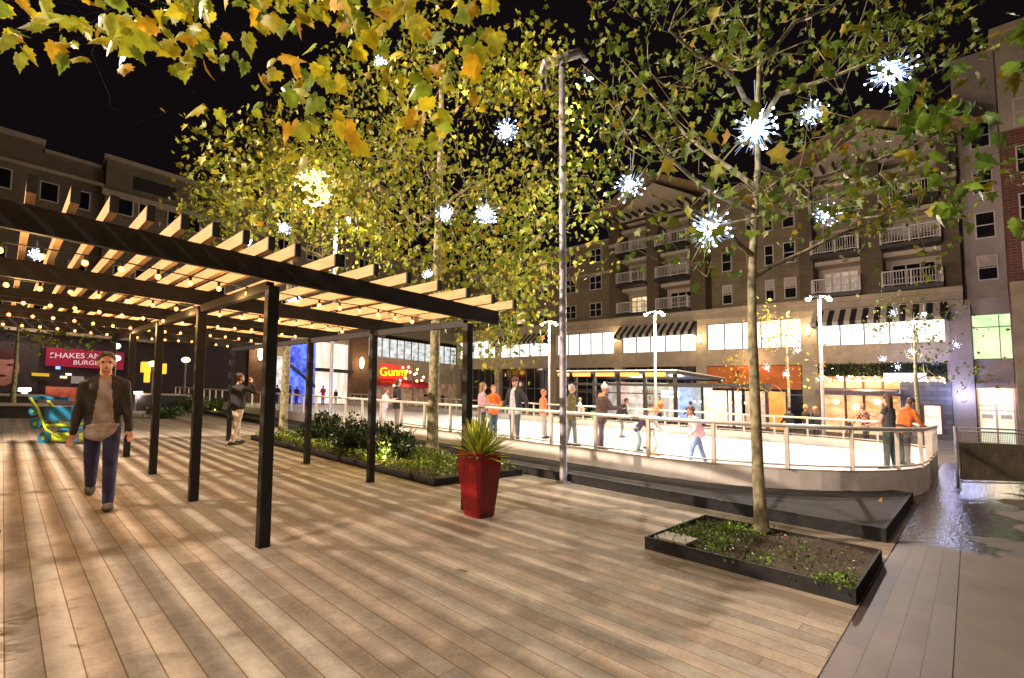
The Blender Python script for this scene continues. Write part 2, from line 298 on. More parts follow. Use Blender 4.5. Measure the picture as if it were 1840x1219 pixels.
# ---------------------------------------------------------------- rink
ICE=.17
cx,cy,rx,ry=12.6,3.6,4.3,2.95
def rinkpath(o=0):
    pts=[]
    x0,x1,y1=8.3-o,21.2+o,40
    pts.append((x0,y1)); 
    for y in np.linspace(36,4.6,9): pts.append((x0,float(y)))
    for a in np.linspace(180,270,12)[1:]: pts.append((cx+(rx+o)*math.cos(math.radians(a)),4.2+(3.55+o)*math.sin(math.radians(a))))
    for x in (14.2,15.8): pts.append((x,.65-o))
    for a in np.linspace(270,360,9): pts.append((17.4+(3.8+o)*math.cos(math.radians(a)),3.9+(3.25+o)*math.sin(math.radians(a))))
    for y in np.linspace(7,40,10): pts.append((x1,float(y)))
    return pts
RP=rinkpath()
sheet('ice',RP,ICE,M_ice,**ST)
def resample(pts,step):
    out=[pts[0]];acc=0
    for a,b2 in zip(pts,pts[1:]):
        d=math.dist(a,b2); s=step-acc
        while s<=d: out.append((a[0]+(b2[0]-a[0])*s/d,a[1]+(b2[1]-a[1])*s/d)); s+=step
        acc=(acc+d)%step
    return out
def wallstrip(b,path,z0,z1,t,m=0):
    n=len(path); nor=[]
    for i in range(n):
        a=path[max(i-1,0)];c=path[min(i+1,n-1)]; d=(c[0]-a[0],c[1]-a[1]); l=math.hypot(*d) or 1; nor.append((d[1]/l,-d[0]/l))
    vs=[]
    for (x,y),(nx,ny) in zip(path,nor):
        vs+= [(x,y,z0),(x+nx*t,y+ny*t,z0),(x+nx*t,y+ny*t,z1),(x,y,z1)]
    fs=[]
    for i in range(n-1):
        for k in range(4): fs.append((i*4+k,i*4+(k+1)%4,(i+1)*4+(k+1)%4,(i+1)*4+k))
    fs+=[(0,1,2,3),(4*n-1,4*n-2,4*n-3,4*n-4)]
    b.add(vs,fs,m)
rink=thing('rink_barrier','white dasher wall with metal handrail and clear panels all round the ice rink','rink barrier')
fine=resample(RP,.35)
b=MB(); wallstrip(b,fine,.0,.46,-.1); b.build('dasher_board',M_white,rink)
b=MB(); wallstrip(b,fine,.462,.492,-.13); b.build('dasher_cap',M_rail,rink)
b=MB(); b.tube([(x,y,1.19) for x,y in fine],.038,8); b.build('handrail',M_rail,rink,smooth=True)
b=MB(); b.tube([(x,y,.55) for x,y in fine],.016,6); b.build('bottom_rail',M_rail,rink,smooth=True)
posts=resample(RP,1.15)
m,nt,bb=nm('clear_panel'); bb.inputs['Base Color'].default_value=(.9,.95,.93,1); bb.inputs['Roughness'].default_value=.03; bb.inputs['Transmission Weight'].default_value=1; bb.inputs['IOR'].default_value=1.02; bb.inputs['Alpha'].default_value=.07; M_clear=m
for i,(x,y) in enumerate(posts[:86]):
    MB().box(-.03,.03,-.03,.03,.49,1.17).build('rail_post',M_rail,rink,loc=(x,y,GA*x+GB*y),shear=False)
b=MB(); wallstrip(b,fine,.56,1.13,-.008); b.build('clear_panels',M_clear,rink)
# ---------------------------------------------------------------- tree box, soil, slab
bx0,bx1,by0,by1=4.53,6.06,.68,2.43
def planter_box(x0,x1,y0,y1,h,label,name='tree_planter',t=.02):
    o=thing(name,label,'planter',(x0,y0,0))
    b=MB(); w,d=x1-x0,y1-y0
    b.box(0,w,0,t,-.01,h); b.box(0,w,d-t,d,-.01,h); b.box(0,t,t+.0005,d-t-.0005,-.01,h); b.box(w-t,w,t+.0005,d-t-.0005,-.01,h); b.build('steel_edge',M_steel2,o)
    n=26; b=MB(); vs=[]; fs=[]
    for i in range(n+1):
        for j in range(n+1):
            u,v=i/n,j/n; vs.append((t+u*(w-2*t),t+v*(d-2*t),h-.035+.03*math.sin(u*7+1)*math.sin(v*6)+random.uniform(-.008,.008)-.01))
    for i in range(n):
        for j in range(n): fs.append((i*(n+1)+j,(i+1)*(n+1)+j,(i+1)*(n+1)+j+1,i*(n+1)+j+1))
    b.add(vs,fs); b.build('soil',M_soil,o,smooth=True)
    return o
pb=planter_box(bx0,bx1,by0,by1,.12,'low black steel edged tree bed with bare soil and weeds at right foreground')
MB().box(0,.3,0,.33,0,.03).build('paving_slab',mat('pale_slab',(.42,.38,.33),.8,bump=.3),loc=(4.57,2.02,.105),bevel=.004,label='small pale stone slab lying in the front left corner of the soil bed',category='stone slab')
# ---------------------------------------------------------------- leaves and trees
LEAFBIG=[(0,-.02),(.14,-.14),(.34,-.14),(.33,-.02),(.52,.08),(.40,.18),(.46,.36),(.30,.38),(.25,.52),(.14,.60),(0,.84),(-.14,.60),(-.25,.52),(-.30,.38),(-.46,.36),(-.40,.18),(-.52,.08),(-.33,-.02),(-.34,-.14),(-.14,-.14)]
LEAFMID=[(0,-.1),(.38,-.12),(.30,.10),(.44,.34),(.16,.38),(0,.75),(-.16,.38),(-.44,.34),(-.30,.10),(-.38,-.12)]
LEAFOV=[(0,-.3),(.22,-.05),(.24,.25),(0,.65),(-.24,.25),(-.22,-.05)]
def leafmesh(name,P,size,shape,cols,mtl,parent=None,loc=(0,0,0),droop=.4,up=None,curl=.25,label=None,**tags):
    """P: (n,3) local positions; one little lobed leaf each"""
    P=np.asarray(P,float); n=len(P); sh=np.array(shape); k=len(sh)
    size=np.asarray(size,float)*np.ones(n)
    # frame: tip direction t, normal nn
    t=rng.normal(size=(n,3)); t[:,2]-=droop*1.8; t/=np.linalg.norm(t,axis=1)[:,None]
    a=rng.normal(size=(n,3)) if up is None else np.asarray(up)+rng.normal(size=(n,3))*.45
    a-=t*(a*t).sum(1)[:,None]; a/=np.linalg.norm(a,axis=1)[:,None]; s=np.cross(t,a)
    loc2=np.concatenate([sh,[[0,.2]]])  # centre last
    r2=(loc2**2).sum(1)
    c=rng.uniform(-.3,1,n)*curl
    V=P[:,None,:]+size[:,None,None]*(s[:,None,:]*loc2[None,:,0,None]*rng.uniform(.45,1.05,n)[:,None,None]+t[:,None,:]*loc2[None,:,1,None]-a[:,None,:]*(r2[None,:,None]*c[:,None,None]+np.abs(loc2[None,:,0,None])*.25))
    V=V.reshape(-1,3); base=np.arange(n)*(k+1)
    tri=np.array([(i,(i+1)%k,k) for i in range(k)]); Fc=(base[:,None,None]+tri[None]).reshape(-1,3)
    me=bpy.data.meshes.new(name); me.vertices.add(len(V)); me.vertices.foreach_set('co',V.ravel())
    me.loops.add(Fc.size); me.loops.foreach_set('vertex_index',Fc.ravel().astype(np.int32)); me.polygons.add(len(Fc)); me.polygons.foreach_set('loop_start',np.arange(0,Fc.size,3,dtype=np.int32)); me.polygons.foreach_set('loop_total',np.full(len(Fc),3,dtype=np.int32))
    me.update(calc_edges=True)
    pal=np.array([c0[:3] for c0 in cols]); wts=np.array([c0[3] for c0 in cols]); wts=wts/wts.sum()
    ci=pal[rng.choice(len(pal),n,p=wts)]*rng.uniform(.65,1.2,(n,1)); ci=np.repeat(np.concatenate([ci,np.ones((n,1))],1),k+1,axis=0)
    at_=me.color_attributes.new('Col','FLOAT_COLOR','POINT'); at_.data.foreach_set('color',ci.ravel().astype(np.float32))
    me.materials.append(mtl); o=bpy.data.objects.new(name,me); COL.objects.link(o)
    if parent: o.parent=parent; o.location=loc
    else: o.location=W3(loc)
    if label:o['label']=label
    for kk,x in tags.items():o[kk]=x
    return o
YG=[(.34,.36,.035,3),(.20,.27,.03,3),(.50,.38,.03,2),(.12,.19,.03,2),(.46,.24,.03,1)]
YG2=[(.17,.21,.02,3),(.13,.20,.022,4),(.30,.25,.02,1.3),(.08,.14,.02,3),(.26,.15,.02,.5)]
YGM=[(.34,.33,.03,3),(.19,.23,.02,5),(.36,.30,.025,1.8),(.15,.19,.015,3),(.36,.23,.02,.6)]
YY=[(.55,.47,.025,3),(.40,.43,.03,3),(.60,.36,.02,1),(.22,.31,.03,2)]
def grow(trunk,tips,r0,rt,min_r=.004,seglen=.25,wig=.12,pull=.15,limbs=()):
    """trunk: list of pts (local); connect every tip to the nearest lower node"""
    nodes=[np.array(p,float) for p in trunk]; par=[-1]+list(range(len(trunk)-1)); isT=len(trunk)
    # densify trunk
    dn=[nodes[0]]; dp=[-1]
    for i in range(1,len(nodes)):
        k=max(1,int(np.linalg.norm(nodes[i]-nodes[i-1])/seglen))
        for j in range(1,k+1): dn.append(nodes[i-1]+(nodes[i]-nodes[i-1])*j/k); dp.append(len(dn)-2)
    nodes=dn;par=dp; nT=len(nodes); arr=np.array(nodes)
    top=arr[-1]; fork=trunk_fork
    tips=sorted([np.array(t,float) for t in tips],key=lambda t:np.linalg.norm(t-np.array([top[0],top[1],fork*.5+top[2]*.5])))
    arr=list(nodes); limr={}
    for lm_ in limbs:
        A=np.array(arr[:nT]); q0=np.array(lm_[0],float); last=int(np.argmin(np.linalg.norm(A-q0,axis=1))); prev=A[last]
        nl0=len(arr)
        for q in lm_[1:]:
            q=np.array(q,float); k=max(1,int(np.linalg.norm(q-prev)/seglen))
            for j in range(1,k+1):
                arr.append(prev+(q-prev)*j/k+rng.normal(size=3)*wig*seglen*.6); par.append(last); last=len(arr)-1
            prev=q
        for j in range(nl0,len(arr)): limr[j]=.030*(1-.75*(j-nl0)/max(1,len(arr)-nl0))
    for t in tips:
        A=np.array(arr); d=np.linalg.norm(A-t,axis=1); pen=d+np.where(A[:,2]>t[2]-.25*np.hypot(A[:,0]-t[0],A[:,1]-t[1]),.35*d,0)+np.where(np.arange(len(A))<nT,.35,0)
        pen[A[:,2]<fork]+=50
        i=int(np.argmin(pen)); p=A[i]; dd=t-p; l=np.linalg.norm(dd); k=max(1,int(l/seglen)); last=i
        for j in range(1,k+1):
            f=j/k; q=p+dd*f+np.array([0,0,-pull*l*f*(1-f)*(1 if rng.random()<.5 else -.8)])+(rng.normal(size=3)*wig*seglen if j<k else 0)
            arr.append(q); par.append(last); last=len(arr)-1
    n=len(arr); load=np.zeros(n); ch=[[] for _ in range(n)]
    for i in range(1,n): ch[par[i]].append(i)
    order=list(range(n)); leafn=[i for i in range(n) if not ch[i]]
    for i in leafn: load[i]=1
    # accumulate from high index to low (children always have a higher index)
    for i in range(n-1,0,-1): load[par[i]]+=load[i]
    rad=min_r*np.power(np.maximum(load,1),.5)
    for i in range(nT):
        f=i/max(1,nT-1); rad[i]=max(rad[i]*.6,r0+(rt-r0)*f)
        if i: rad[i]=min(rad[i],rad[i-1]) if i<nT else rad[i]
    for i in range(nT,n): rad[i]=min(max(rad[i]*(1 if i in limr else 1),limr.get(i,0)),rad[par[i]]*(.97 if i in limr else .8))
    return np.array(arr),par,ch,rad,nT
def skel(b,arr,par,ch,rad,start,n=6,flare=None):
    done=set()
    stack=[(0,None)]
    while stack:
        i,p=stack.pop(); path=[] if p is None else [p]
        cur=i
        while True:
            path.append(cur); c=ch[cur]
            if not c: break
            nx=max(c,key=lambda q:rad[q])
            for q in c:
                if q!=nx: stack.append((q,cur))
            cur=nx
        if len(path)>1:
            rr=[rad[j] for j in path]
            if p is not None: rr[0]=min(rad[p],rad[path[1]]*1.15)
            if flare and p is None: rr[0]*=flare
            b.tube([arr[j] for j in path],rr,12 if rr[0]>.05 else (7 if rr[0]>.015 else 4),cap=False)
def tree(label,base,trunk,tips,r0,rt,fork,leaves_per,lsize,cols,cat='tree',group=None,min_r=.004,spread=.22,shape=LEAFMID,droop=.45,mtl=None,extra=0,name='plane_tree',seglen=.25,wig=.12,barkm=None,leafup=None,limbs=(),lshare=1.):
    """coordinates are plaza coordinates (x,y,height)"""
    global trunk_fork; trunk_fork=fork
    root=thing(name,label,cat,(base[0],base[1],base[2]),group)
    T=[(p[0]-base[0],p[1]-base[1],p[2]-base[2]) for p in trunk]; tp=[(p[0]-base[0],p[1]-base[1],p[2]-base[2]) for p in tips]
    LM=[[tuple(np.array(q)-np.array(base)) for q in l] for l in limbs]
    arr,par,ch,rad,nT=grow(T,tp,r0,rt,min_r,seglen,wig,limbs=LM)
    sh=lambda A:A+np.stack([0*A[:,0],0*A[:,0],GA*A[:,0]+GB*A[:,1]],1)
    b=MB(); skel(b,sh(arr),par,ch,rad,0,flare=1.25); b.build('trunk',barkm or M_bark,root,shear=False,smooth=True)
    ends=[i for i in range(len(arr)) if not ch[i]]; outer=[i for i in range(nT,len(arr)) if rad[i]<min_r*3.2]
    P=[]
    for i in ends:
        k=rng.poisson(leaves_per)
        P+=list(arr[i]+rng.normal(size=(k,3))*spread)
    if extra and outer:
        idx=rng.choice(outer,extra); P+=list(arr[idx]+rng.normal(size=(extra,3))*spread*.6)
    P=sh(np.array(P)); leafmesh('crown',P,lsize*rng.uniform(.6,1.2,len(P)),shape,cols,mtl or M_leaf,root,droop=droop,up=leafup)
    return root
def ell(c,r,n,lo=.35):
    out=[]
    while len(out)<n:
        p=rng.uniform(-1,1,3); q=np.linalg.norm(p)
        if lo<q<1: out.append((c[0]+p[0]*r[0],c[1]+p[1]*r[1],c[2]+p[2]*r[2]))
    return out
# right tree, in the steel edged bed
tb=(5.93,1.74,.1)
tops=[tb]
for (u,v) in [(1362,850),(1356,700),(1352,600),(1351,500),(1357,380),(1362,300),(1360,232),(1364,120),(1366,0),(1366,-90)]:
    # keep the trunk upright above its foot: project the sight line to the base distance
    d=ray(u,v); t=(tb[0]*R[2][0]+tb[1]*R[2][1])/(d[0]*R[2][0]+d[1]*R[2][1]); q=d*t; tops.append((float(q[0]),float(q[1]),float(H+q[2]-GA*q[0]-GB*q[1])))
tips=[]
def pixtips(lst,depth,n,jit,dj,clus=.26):
    out=[]
    for (u0,v0,u1,v1,w) in lst:
        m_=int(n*w); k=0
        while k<m_:
            u=random.uniform(u0,u1);v=random.uniform(v0,v1);c=at(u,v,depth+random.gauss(0,dj))
            for _ in range(min(m_-k,random.randint(3,9))):
                out.append(tuple(c[i]+random.gauss(0,clus*(1.25 if i<2 else .7)) for i in range(3))); k+=1
    return out
D0=tb[0]*R[2][0]+tb[1]*R[2][1]
tips=pixtips([(1120,-90,1700,100,.36),(1060,110,1300,300,.18),(1280,100,1740,300,.18),(1050,240,1170,400,.08),(1400,280,1740,400,.16),(1200,310,1340,400,.05),(1560,400,1800,460,.02),(1230,440,1330,500,.02)],D0,400,0,1.0,.2)
LP=lambda Dd,*uv:[at(u,v,Dd+d) for u,v,d in uv]
LR=[LP(D0,(1357,385,0),(1290,350,-.1),(1200,280,-.3),(1120,190,-.5)),LP(D0,(1352,440,0),(1290,405,-.2),(1235,370,-.4),(1170,350,-.6)),LP(D0,(1357,330,0),(1300,290,.3),(1230,240,.6),(1150,140,.7)),LP(D0,(1354,500,0),(1420,465,.2),(1480,435,.3),(1560,400,.3),(1680,330,.5)),LP(D0,(1360,220,0),(1400,170,-.2),(1500,140,-.4),(1600,95,-.7)),LP(D0,(1362,300,0),(1430,330,.4),(1540,300,.8),(1700,240,1.)),LP(D0,(1360,160,0),(1300,130,-.4),(1200,60,-.6)),LP(D0,(1362,90,0),(1430,40,.3),(1560,-20,.5))]
tree('slender plane tree growing from the steel edged soil bed at right, sparse green yellow leaves',tb,tops,tips,.068,.012,2.1,15,.12,YG2,spread=.14,extra=500,limbs=LR,min_r=.0036)
# middle tree, beside the planted bed
mb_=(6.95,9.1,.05); D1=mb_[0]*R[2][0]+mb_[1]*R[2][1]
def col(u,v,Dd):
    q=ray(u,v)*Dd; return (float(q[0]),float(q[1]),float(H+q[2]-GA*q[0]-GB*q[1]))
tr=[mb_]+[col(u,v,D1) for u,v in [(778,740),(781,640),(783,560),(786,450),(790,330),(792,220),(794,120)]]
tips=pixtips([(620,90,1010,330,.42),(560,230,820,430,.16),(640,330,1010,470,.26),(880,200,1030,440,.1),(780,440,1040,560,.1),(850,500,980,620,.06),(1000,150,1060,520,.02)],D1,720,0,1.5,.36)
tree('tall plane tree behind the pergola end with a dense yellow green crown',mb_,tr,tips,.14,.05,2.9,21,.165,YGM,spread=.26,extra=1000,min_r=.004)
# left middle tree further back
lb=(6.1,15.6,.05); D2=lb[0]*R[2][0]+lb[1]*R[2][1]
tr=[lb]+[col(u,v,D2) for u,v in [(512,700),(517,600),(520,500),(524,420),(528,330)]]
tips=pixtips([(400,300,660,440,.4),(450,240,640,330,.2),(380,330,520,450,.2),(560,330,760,520,.25)],D2,460,0,2.0,.5)
tree('plane tree with olive and golden leaves behind the middle of the pergola',lb,tr,tips,.13,.05,4.2,21,.185,YGM,spread=.34,extra=400,min_r=.005)
# foreground branches overhead, left: the tree itself stands beside the camera, out of view
fb=(-1.6,1.2,0)
lim=lambda u: 90 if u<130 else (130 if u<230 else (105 if u<300 else (135 if u<400 else (150 if u<430 else (225+40*math.sin(u/37.) if u<850 else 150-(u-850))))))
ft=[];
while len(ft)<780:
    u=random.uniform(-60,885);v=random.uniform(-170,280)
    if v<lim(u)*random.uniform(.45,1.04): ft.append(at(u,v,random.uniform(1.75,3.0)))
ft+= [at(u,v,2.0) for u,v in [(195,190),(225,205),(240,225),(330,180),(350,165),(545,150),(560,190),(640,200),(665,235),(700,230),(775,225),(620,235)]]
trk=[fb,(-1.58,1.22,1.2),(-1.5,1.3,2.6),(-1.3,1.5,3.6),(-.9,1.9,4.3)]
def overhead(label,base,trk,limbs,tips,cols,seed,lsz,name='plane_tree',nl=1.5):
    global trunk_fork; trunk_fork=2.2
    root=thing(name,label,'tree',base)
    T=[np.array(p)-np.array(base) for p in trk]; tp=[np.array(p)-np.array(base) for p in limbs]+[np.array(p)-np.array(base) for p in tips]
    arr,par,ch,rad,nT=grow(T,tp,.13,.05,.0034,.10,.22,.3)
    sh=lambda A:A+np.stack([0*A[:,0],0*A[:,0],GA*A[:,0]+GB*A[:,1]],1)
    b=MB(); skel(b,sh(arr),par,ch,rad,0); b.build('trunk',M_twig,root,shear=False,smooth=True)
    ends=[i for i in range(len(arr)) if not ch[i]]; P=[]
    for i in ends: P+=list(arr[i]+rng.normal(size=(1+rng.poisson(nl),3))*.05)
    P=sh(np.array(P)); up=np.tile(-R[2],(len(P),1))
    up=up+np.array([0,0,-.3])
    leafmesh('crown',P,lsz*rng.uniform(.65,1.15,len(P)),LEAFBIG,cols,M_leaf,root,droop=.55,up=up,curl=.3)
    return root
overhead('overhanging plane branches with large golden leaves close overhead at top left',fb,trk,[at(150,-60,2.3),at(420,-40,2.3),at(640,-30,2.2),at(820,-60,2.3)],ft,YY,1,.115,nl=1.6)
rb=(4.6,-3.2,0); rt_=[]
while len(rt_)<70:
    u=random.uniform(1600,1880);v=random.uniform(120,480)
    if v<200+ (u-1600)*.4+random.uniform(0,180) and u>1640-(v-300)*.1: rt_.append(at(u,v,random.uniform(3.0,4.2)))
rt_+=[at(1760,430,3.3),at(1600,480,3.6),at(1660,330,3.4),at(1640,490,3.6),at(1745,340,3.2)]
overhead('branches of a nearer plane tree reaching in at the right edge, big green leaves',rb,[rb,(4.6,-3.1,1.3),(4.55,-3.0,2.6),(4.5,-2.6,3.4)],[at(1830,60,3.6),at(1840,250,3.6)],rt_,[(.16,.26,.03,3),(.1,.2,.03,3),(.3,.25,.03,1)],2,.15,nl=1.2)
M_bulbglass,nt_,b_=nm('amber_bulb_glass'); b_.inputs['Base Color'].default_value=(1,.5,.15,1); b_.inputs['Emission Color'].default_value=(1,.36,.07,1); b_.inputs['Emission Strength'].default_value=1.3; b_.inputs['Alpha'].default_value=.55; b_.inputs['Roughness'].default_value=.1; M_bulbglass.cycles.emission_sampling='NONE'
# ---------------------------------------------------------------- pergola
perg=thing('pergola','black steel pergola with warm timber rafters standing on the deck','pergola',(0,0,0))
PXs=(1.71,4.17); PYs=(4.74,7.08,9.45,11.8,14.2)
for x in PXs:
    for y in PYs:
        MB().box(x-.05,x+.05,y-.05,y+.05,-.01,2.4).build('post',M_steel,perg,bevel=.006)
for x in (-2.3,):
    for y in PYs[1:]: MB().box(x-.05,x+.05,y-.05,y+.05,-.01,2.4).build('post',M_steel,perg,bevel=.006)
for y in PYs:
    MB().box(-4.2,4.72,y-.03,y+.03,2.455,2.645).build('beam',M_steel,perg,bevel=.004)
for x in PXs+(-2.3,):
    y0=4.79 if x>0 else 4.79
    b=MB(); 
    for a,c in zip(PYs,PYs[1:]): b.box(x-.035,x+.035,a+.052,c-.052,2.36,2.452)
    b.build('cross_beam',M_steel,perg)
xs=[.28-.212*k for k in range(0,19)]+[.486,.70,.915,1.13,1.356,1.56,1.79,2.17,2.59,2.99,3.41,3.85,4.28,4.68]
for x in sorted(xs):
    r_=MB().box(x-.024,x+.024,4.40,14.5,2.648,2.76).build('rafter',M_wood,perg)
    MB().box(x-.0255,x+.0255,4.372,4.3985,2.646,2.763).build('end_cap',M_dark,r_)
# strings of bulbs
def string_light(y,x0,x1,label,h=2.42,sp=.253,off=0,axis='x',sag=.03,r=.025,grp='strings of warm bulbs under the pergola rafters'):
    root=thing('string_light',label,'string light',(x0,y,h),grp)
    n=int((x1-x0)/sp); pts=[]
    for i in range(n*3+1):
        f=i/(n*3); X=f*(x1-x0); ph=(X%2.46)/2.46; pts.append((X,0,.075-sag*4*ph*(1-ph)))
    MB().tube(pts,.006,5).build('cable',M_cable,root)
    for i in range(n):
        X=off+i*sp+random.uniform(-.012,.012); ph=(X%2.46)/2.46; z=.075-sag*4*ph*(1-ph)
        MB().tube([(0,0,-.002),(0,0,-.045)],.013,8).build('socket',M_socket,root,loc=(X,0,z+GA*X),shear=False)
        if i==0:
            q0=MB().ball((0,0,-.068),r,12,9,sc=(1,1,1.15)).build('bulb',M_bulbglass,root,loc=(X,0,z+GA*X),shear=False,smooth=True); f0=MB().ball((0,0,-.066),r*.66,8,6,sc=(1,1,1.2)).build('filament',M_bulb,q0,shear=False,smooth=True)
        else:
            q1=q0.copy(); COL.objects.link(q1); q1.location=(X,0,z+GA*X); f1=f0.copy(); COL.objects.link(f1); f1.parent=q1
    return root
names=['first string of warm bulbs, just behind the front beam of the pergola','second string of warm bulbs, hanging behind the second pergola beam','third string of warm bulbs across the middle of the pergola','fourth string of warm bulbs in the rear half of the pergola','rearmost string of warm bulbs under the far pergola beam']
for y,nme,o_ in zip((5.35,7.35,9.0,10.9,13.1),names,(.05,.1,.02,.15,.08)): string_light(y,-1.9,4.05,nme,off=o_)
for y,e in ((5.6,26),(7.6,26),(9.6,26),(11.8,26)):
    for x in (-1.6,.1,1.6,3.2): lamp('string_glow','POINT',(x,y,2.3),e*.62,(1,.55,.2),.12)
# ---------------------------------------------------------------- red planter with yucca
def sq(b,prof,m=0,rot=0,c=(0,0),ch=.12):
    vs=[];n=8
    for r,z in prof:
        for k in range(4):
            a=rot+math.pi/2*k
            for e in (-1,1):
                # chamfered square corner
                q=a+e*ch; rr=r/ max(abs(math.cos(ch)),.5)
                vs.append((c[0]+rr*math.cos(q),c[1]+rr*math.sin(q),z))
    fs=[(i*n+k,i*n+(k+1)%n,(i+1)*n+(k+1)%n,(i+1)*n+k) for i in range(len(prof)-1) for k in range(n)]
    fs.append(tuple(range(n))[::-1]); fs.append(tuple((len(prof)-1)*n+k for k in range(n)))
    return b.add(vs,fs,m)
pot=thing('planter_pot','tall tapered red glazed planter pot standing alone on the deck boards','planter pot',(4.10,4.42,0))
b=MB(); sq(b,[(.175,0),(.185,.02),(.262,.56),(.268,.66),(.262,.765),(.245,.775),(.235,.765),(.232,.70)],rot=math.radians(46),ch=.10); b.build('pot',M_red,pot)
b=MB(); sq(b,[(.2,.68),(.2,.715)],rot=math.radians(46)); b.build('soil',M_soil,pot)
def bladeplant(name,label,cat,loc,n,ln,w,cols,parent=None,zb=.0,elev=(5,88)):
    vs=[];fs=[];cc=[]
    for i in range(n):
        a=random.uniform(0,2*math.pi); e=math.radians(elev[0]+(elev[1]-elev[0])*random.random()**.8); l=ln*random.uniform(.7,1.1); c=random.choice(cols)
        d=Vector((math.cos(a)*math.cos(e),math.sin(a)*math.cos(e),math.sin(e))); s=Vector((-math.sin(a),math.cos(a),0)); g=random.uniform(.02,.14)*(1.3-math.sin(e)); p0=Vector((math.cos(a)*.03,math.sin(a)*.03,zb)); k0=len(vs); K=5
        for j in range(K+1):
            f=j/K; p=p0+d*l*f-Vector((0,0,g*l*f*f*1.5)); ww=w*(.55+.9*f)*(1-f)**.55 if f<1 else .0008; ww=max(ww,.0008)
            up=d.cross(s).normalized()
            vs+=[p-s*ww+up*ww*.35,p,p+s*ww+up*ww*.35]; cc+=[c]*3
        for j in range(K):
            for q in (0,1): fs.append((k0+j*3+q,k0+j*3+q+1,k0+j*3+q+4,k0+j*3+q+3))
    me=bpy.data.meshes.new(name); me.from_pydata([tuple(v) for v in vs],[],fs); at_=me.color_attributes.new('Col','FLOAT_COLOR','POINT'); at_.data.foreach_set('color',np.array([(*c,1) for c in cc],dtype=np.float32).ravel()); me.materials.append(M_leafd)
    o=bpy.data.objects.new(name,me); COL.objects.link(o)
    if parent: o.parent=parent; o.location=loc
    else:
        o.location=W3(loc); o['label']=label; o['category']=cat
    return o
bladeplant('yucca','spiky yellow green yucca growing out of the red planter','plant',(4.10,4.42,.70),190,.52,.021,[(.62,.62,.07),(.5,.55,.06),(.3,.42,.05),(.75,.66,.15),(.14,.22,.03)],elev=(8,88))
# ---------------------------------------------------------------- floodlight poles
def floodpole(label,loc,h,side=1,grp='tall floodlight poles'):
    o=thing('floodlight_pole',label,'light pole',loc,grp)
    MB().lathe([(.085,0),(.085,.02),(.066,.03),(.063,h*.5),(.06,h)],16).build('pole',M_galv,o,shear=False,smooth=True)
    MB().lathe([(.14,-.01),(.14,.012),(.10,.02)],16).build('base_plate',M_galv,o,shear=False)
    hd=MB(); d=Vector((.727,-.686,0)) # across the view
    a=-d*.34+Vector((0,0,h-.16)); c=d*.34+Vector((0,0,h+.10)); hd.tube([a,c],.085,10); hd.tube([c,c+d*.12+Vector((0,0,-.16))],.05,8); hd.tube([a,a-d*.04+Vector((0,0,-.2))],.05,8)
    hd.build('lamp_head',M_galv,o,shear=False)
    for k,(sx,z,r) in enumerate([(.52,-.34,.075),(.45,-.27,.05),(-.28,-.5,.04),(-.36,-.62,.04)]):
        p=d*sx+Vector((0,0,h+z)); f=MB(); f.lathe([(r*.5,.0),(r*1.15,-.02),(r*1.2,-.16)],12,c=(p.x,p.y)); f.v=[(v[0],v[1],v[2]+p.z+.09) for v in f.v]
        s=f.build('spotlight',M_dark,o,shear=False)
        MB().ball((p.x,p.y,p.z-.03),r,10,8).build('lens',M_floodw if k<2 else M_flood,s,shear=False,smooth=True)
    return o
fp=floodpole('tall grey steel floodlight pole standing on the deck in the middle of the view',(6.9,5.26,0),7.85)
fp2=dup(fp,(8.07,16.5,.1),'tall grey floodlight pole behind the shrubs beyond the pergola'); 
dup(fp,(-6,11.5,0),'tall floodlight pole at the left side of the deck, out beyond the pergola',scale=1.1)
def twinlamp(label,loc,h):
    o=thing('street_lamp',label,'street lamp',loc,'twin headed lamps beyond the rink')
    MB().lathe([(.09,0),(.07,.05),(.055,h)],10).build('pole',M_galv,o,shear=False,smooth=True)
    d=Vector((.727,-.686,0))
    MB().tube([-d*.42+Vector((0,0,h-.05)),Vector((0,0,h)),d*.42+Vector((0,0,h-.02))],.045,8).build('arm',M_galv,o,shear=False)
    for s in(-1,1):
        p=d*.44*s
        q=MB().lathe([(.05,h+.02),(.13,h-.04),(.14,h-.12)],10,c=(p.x,p.y)).build('lamp_head',M_dark,o,shear=False)
        MB().ball((p.x,p.y,h-.13),.10,10,8).build('lens',M_floodw,q,shear=False,smooth=True)
    return o
t1=twinlamp('twin headed street lamp in front of the striped awning, behind the far rail',(22.2,11.2,0),6.05)
dup(t1,(22.2,17.95,0),'twin headed street lamp left of the tall floodlight pole, beyond the rink')
dup(t1,(22.2,4.15,0),'twin headed street lamp at right, in front of the balconies and restaurant')
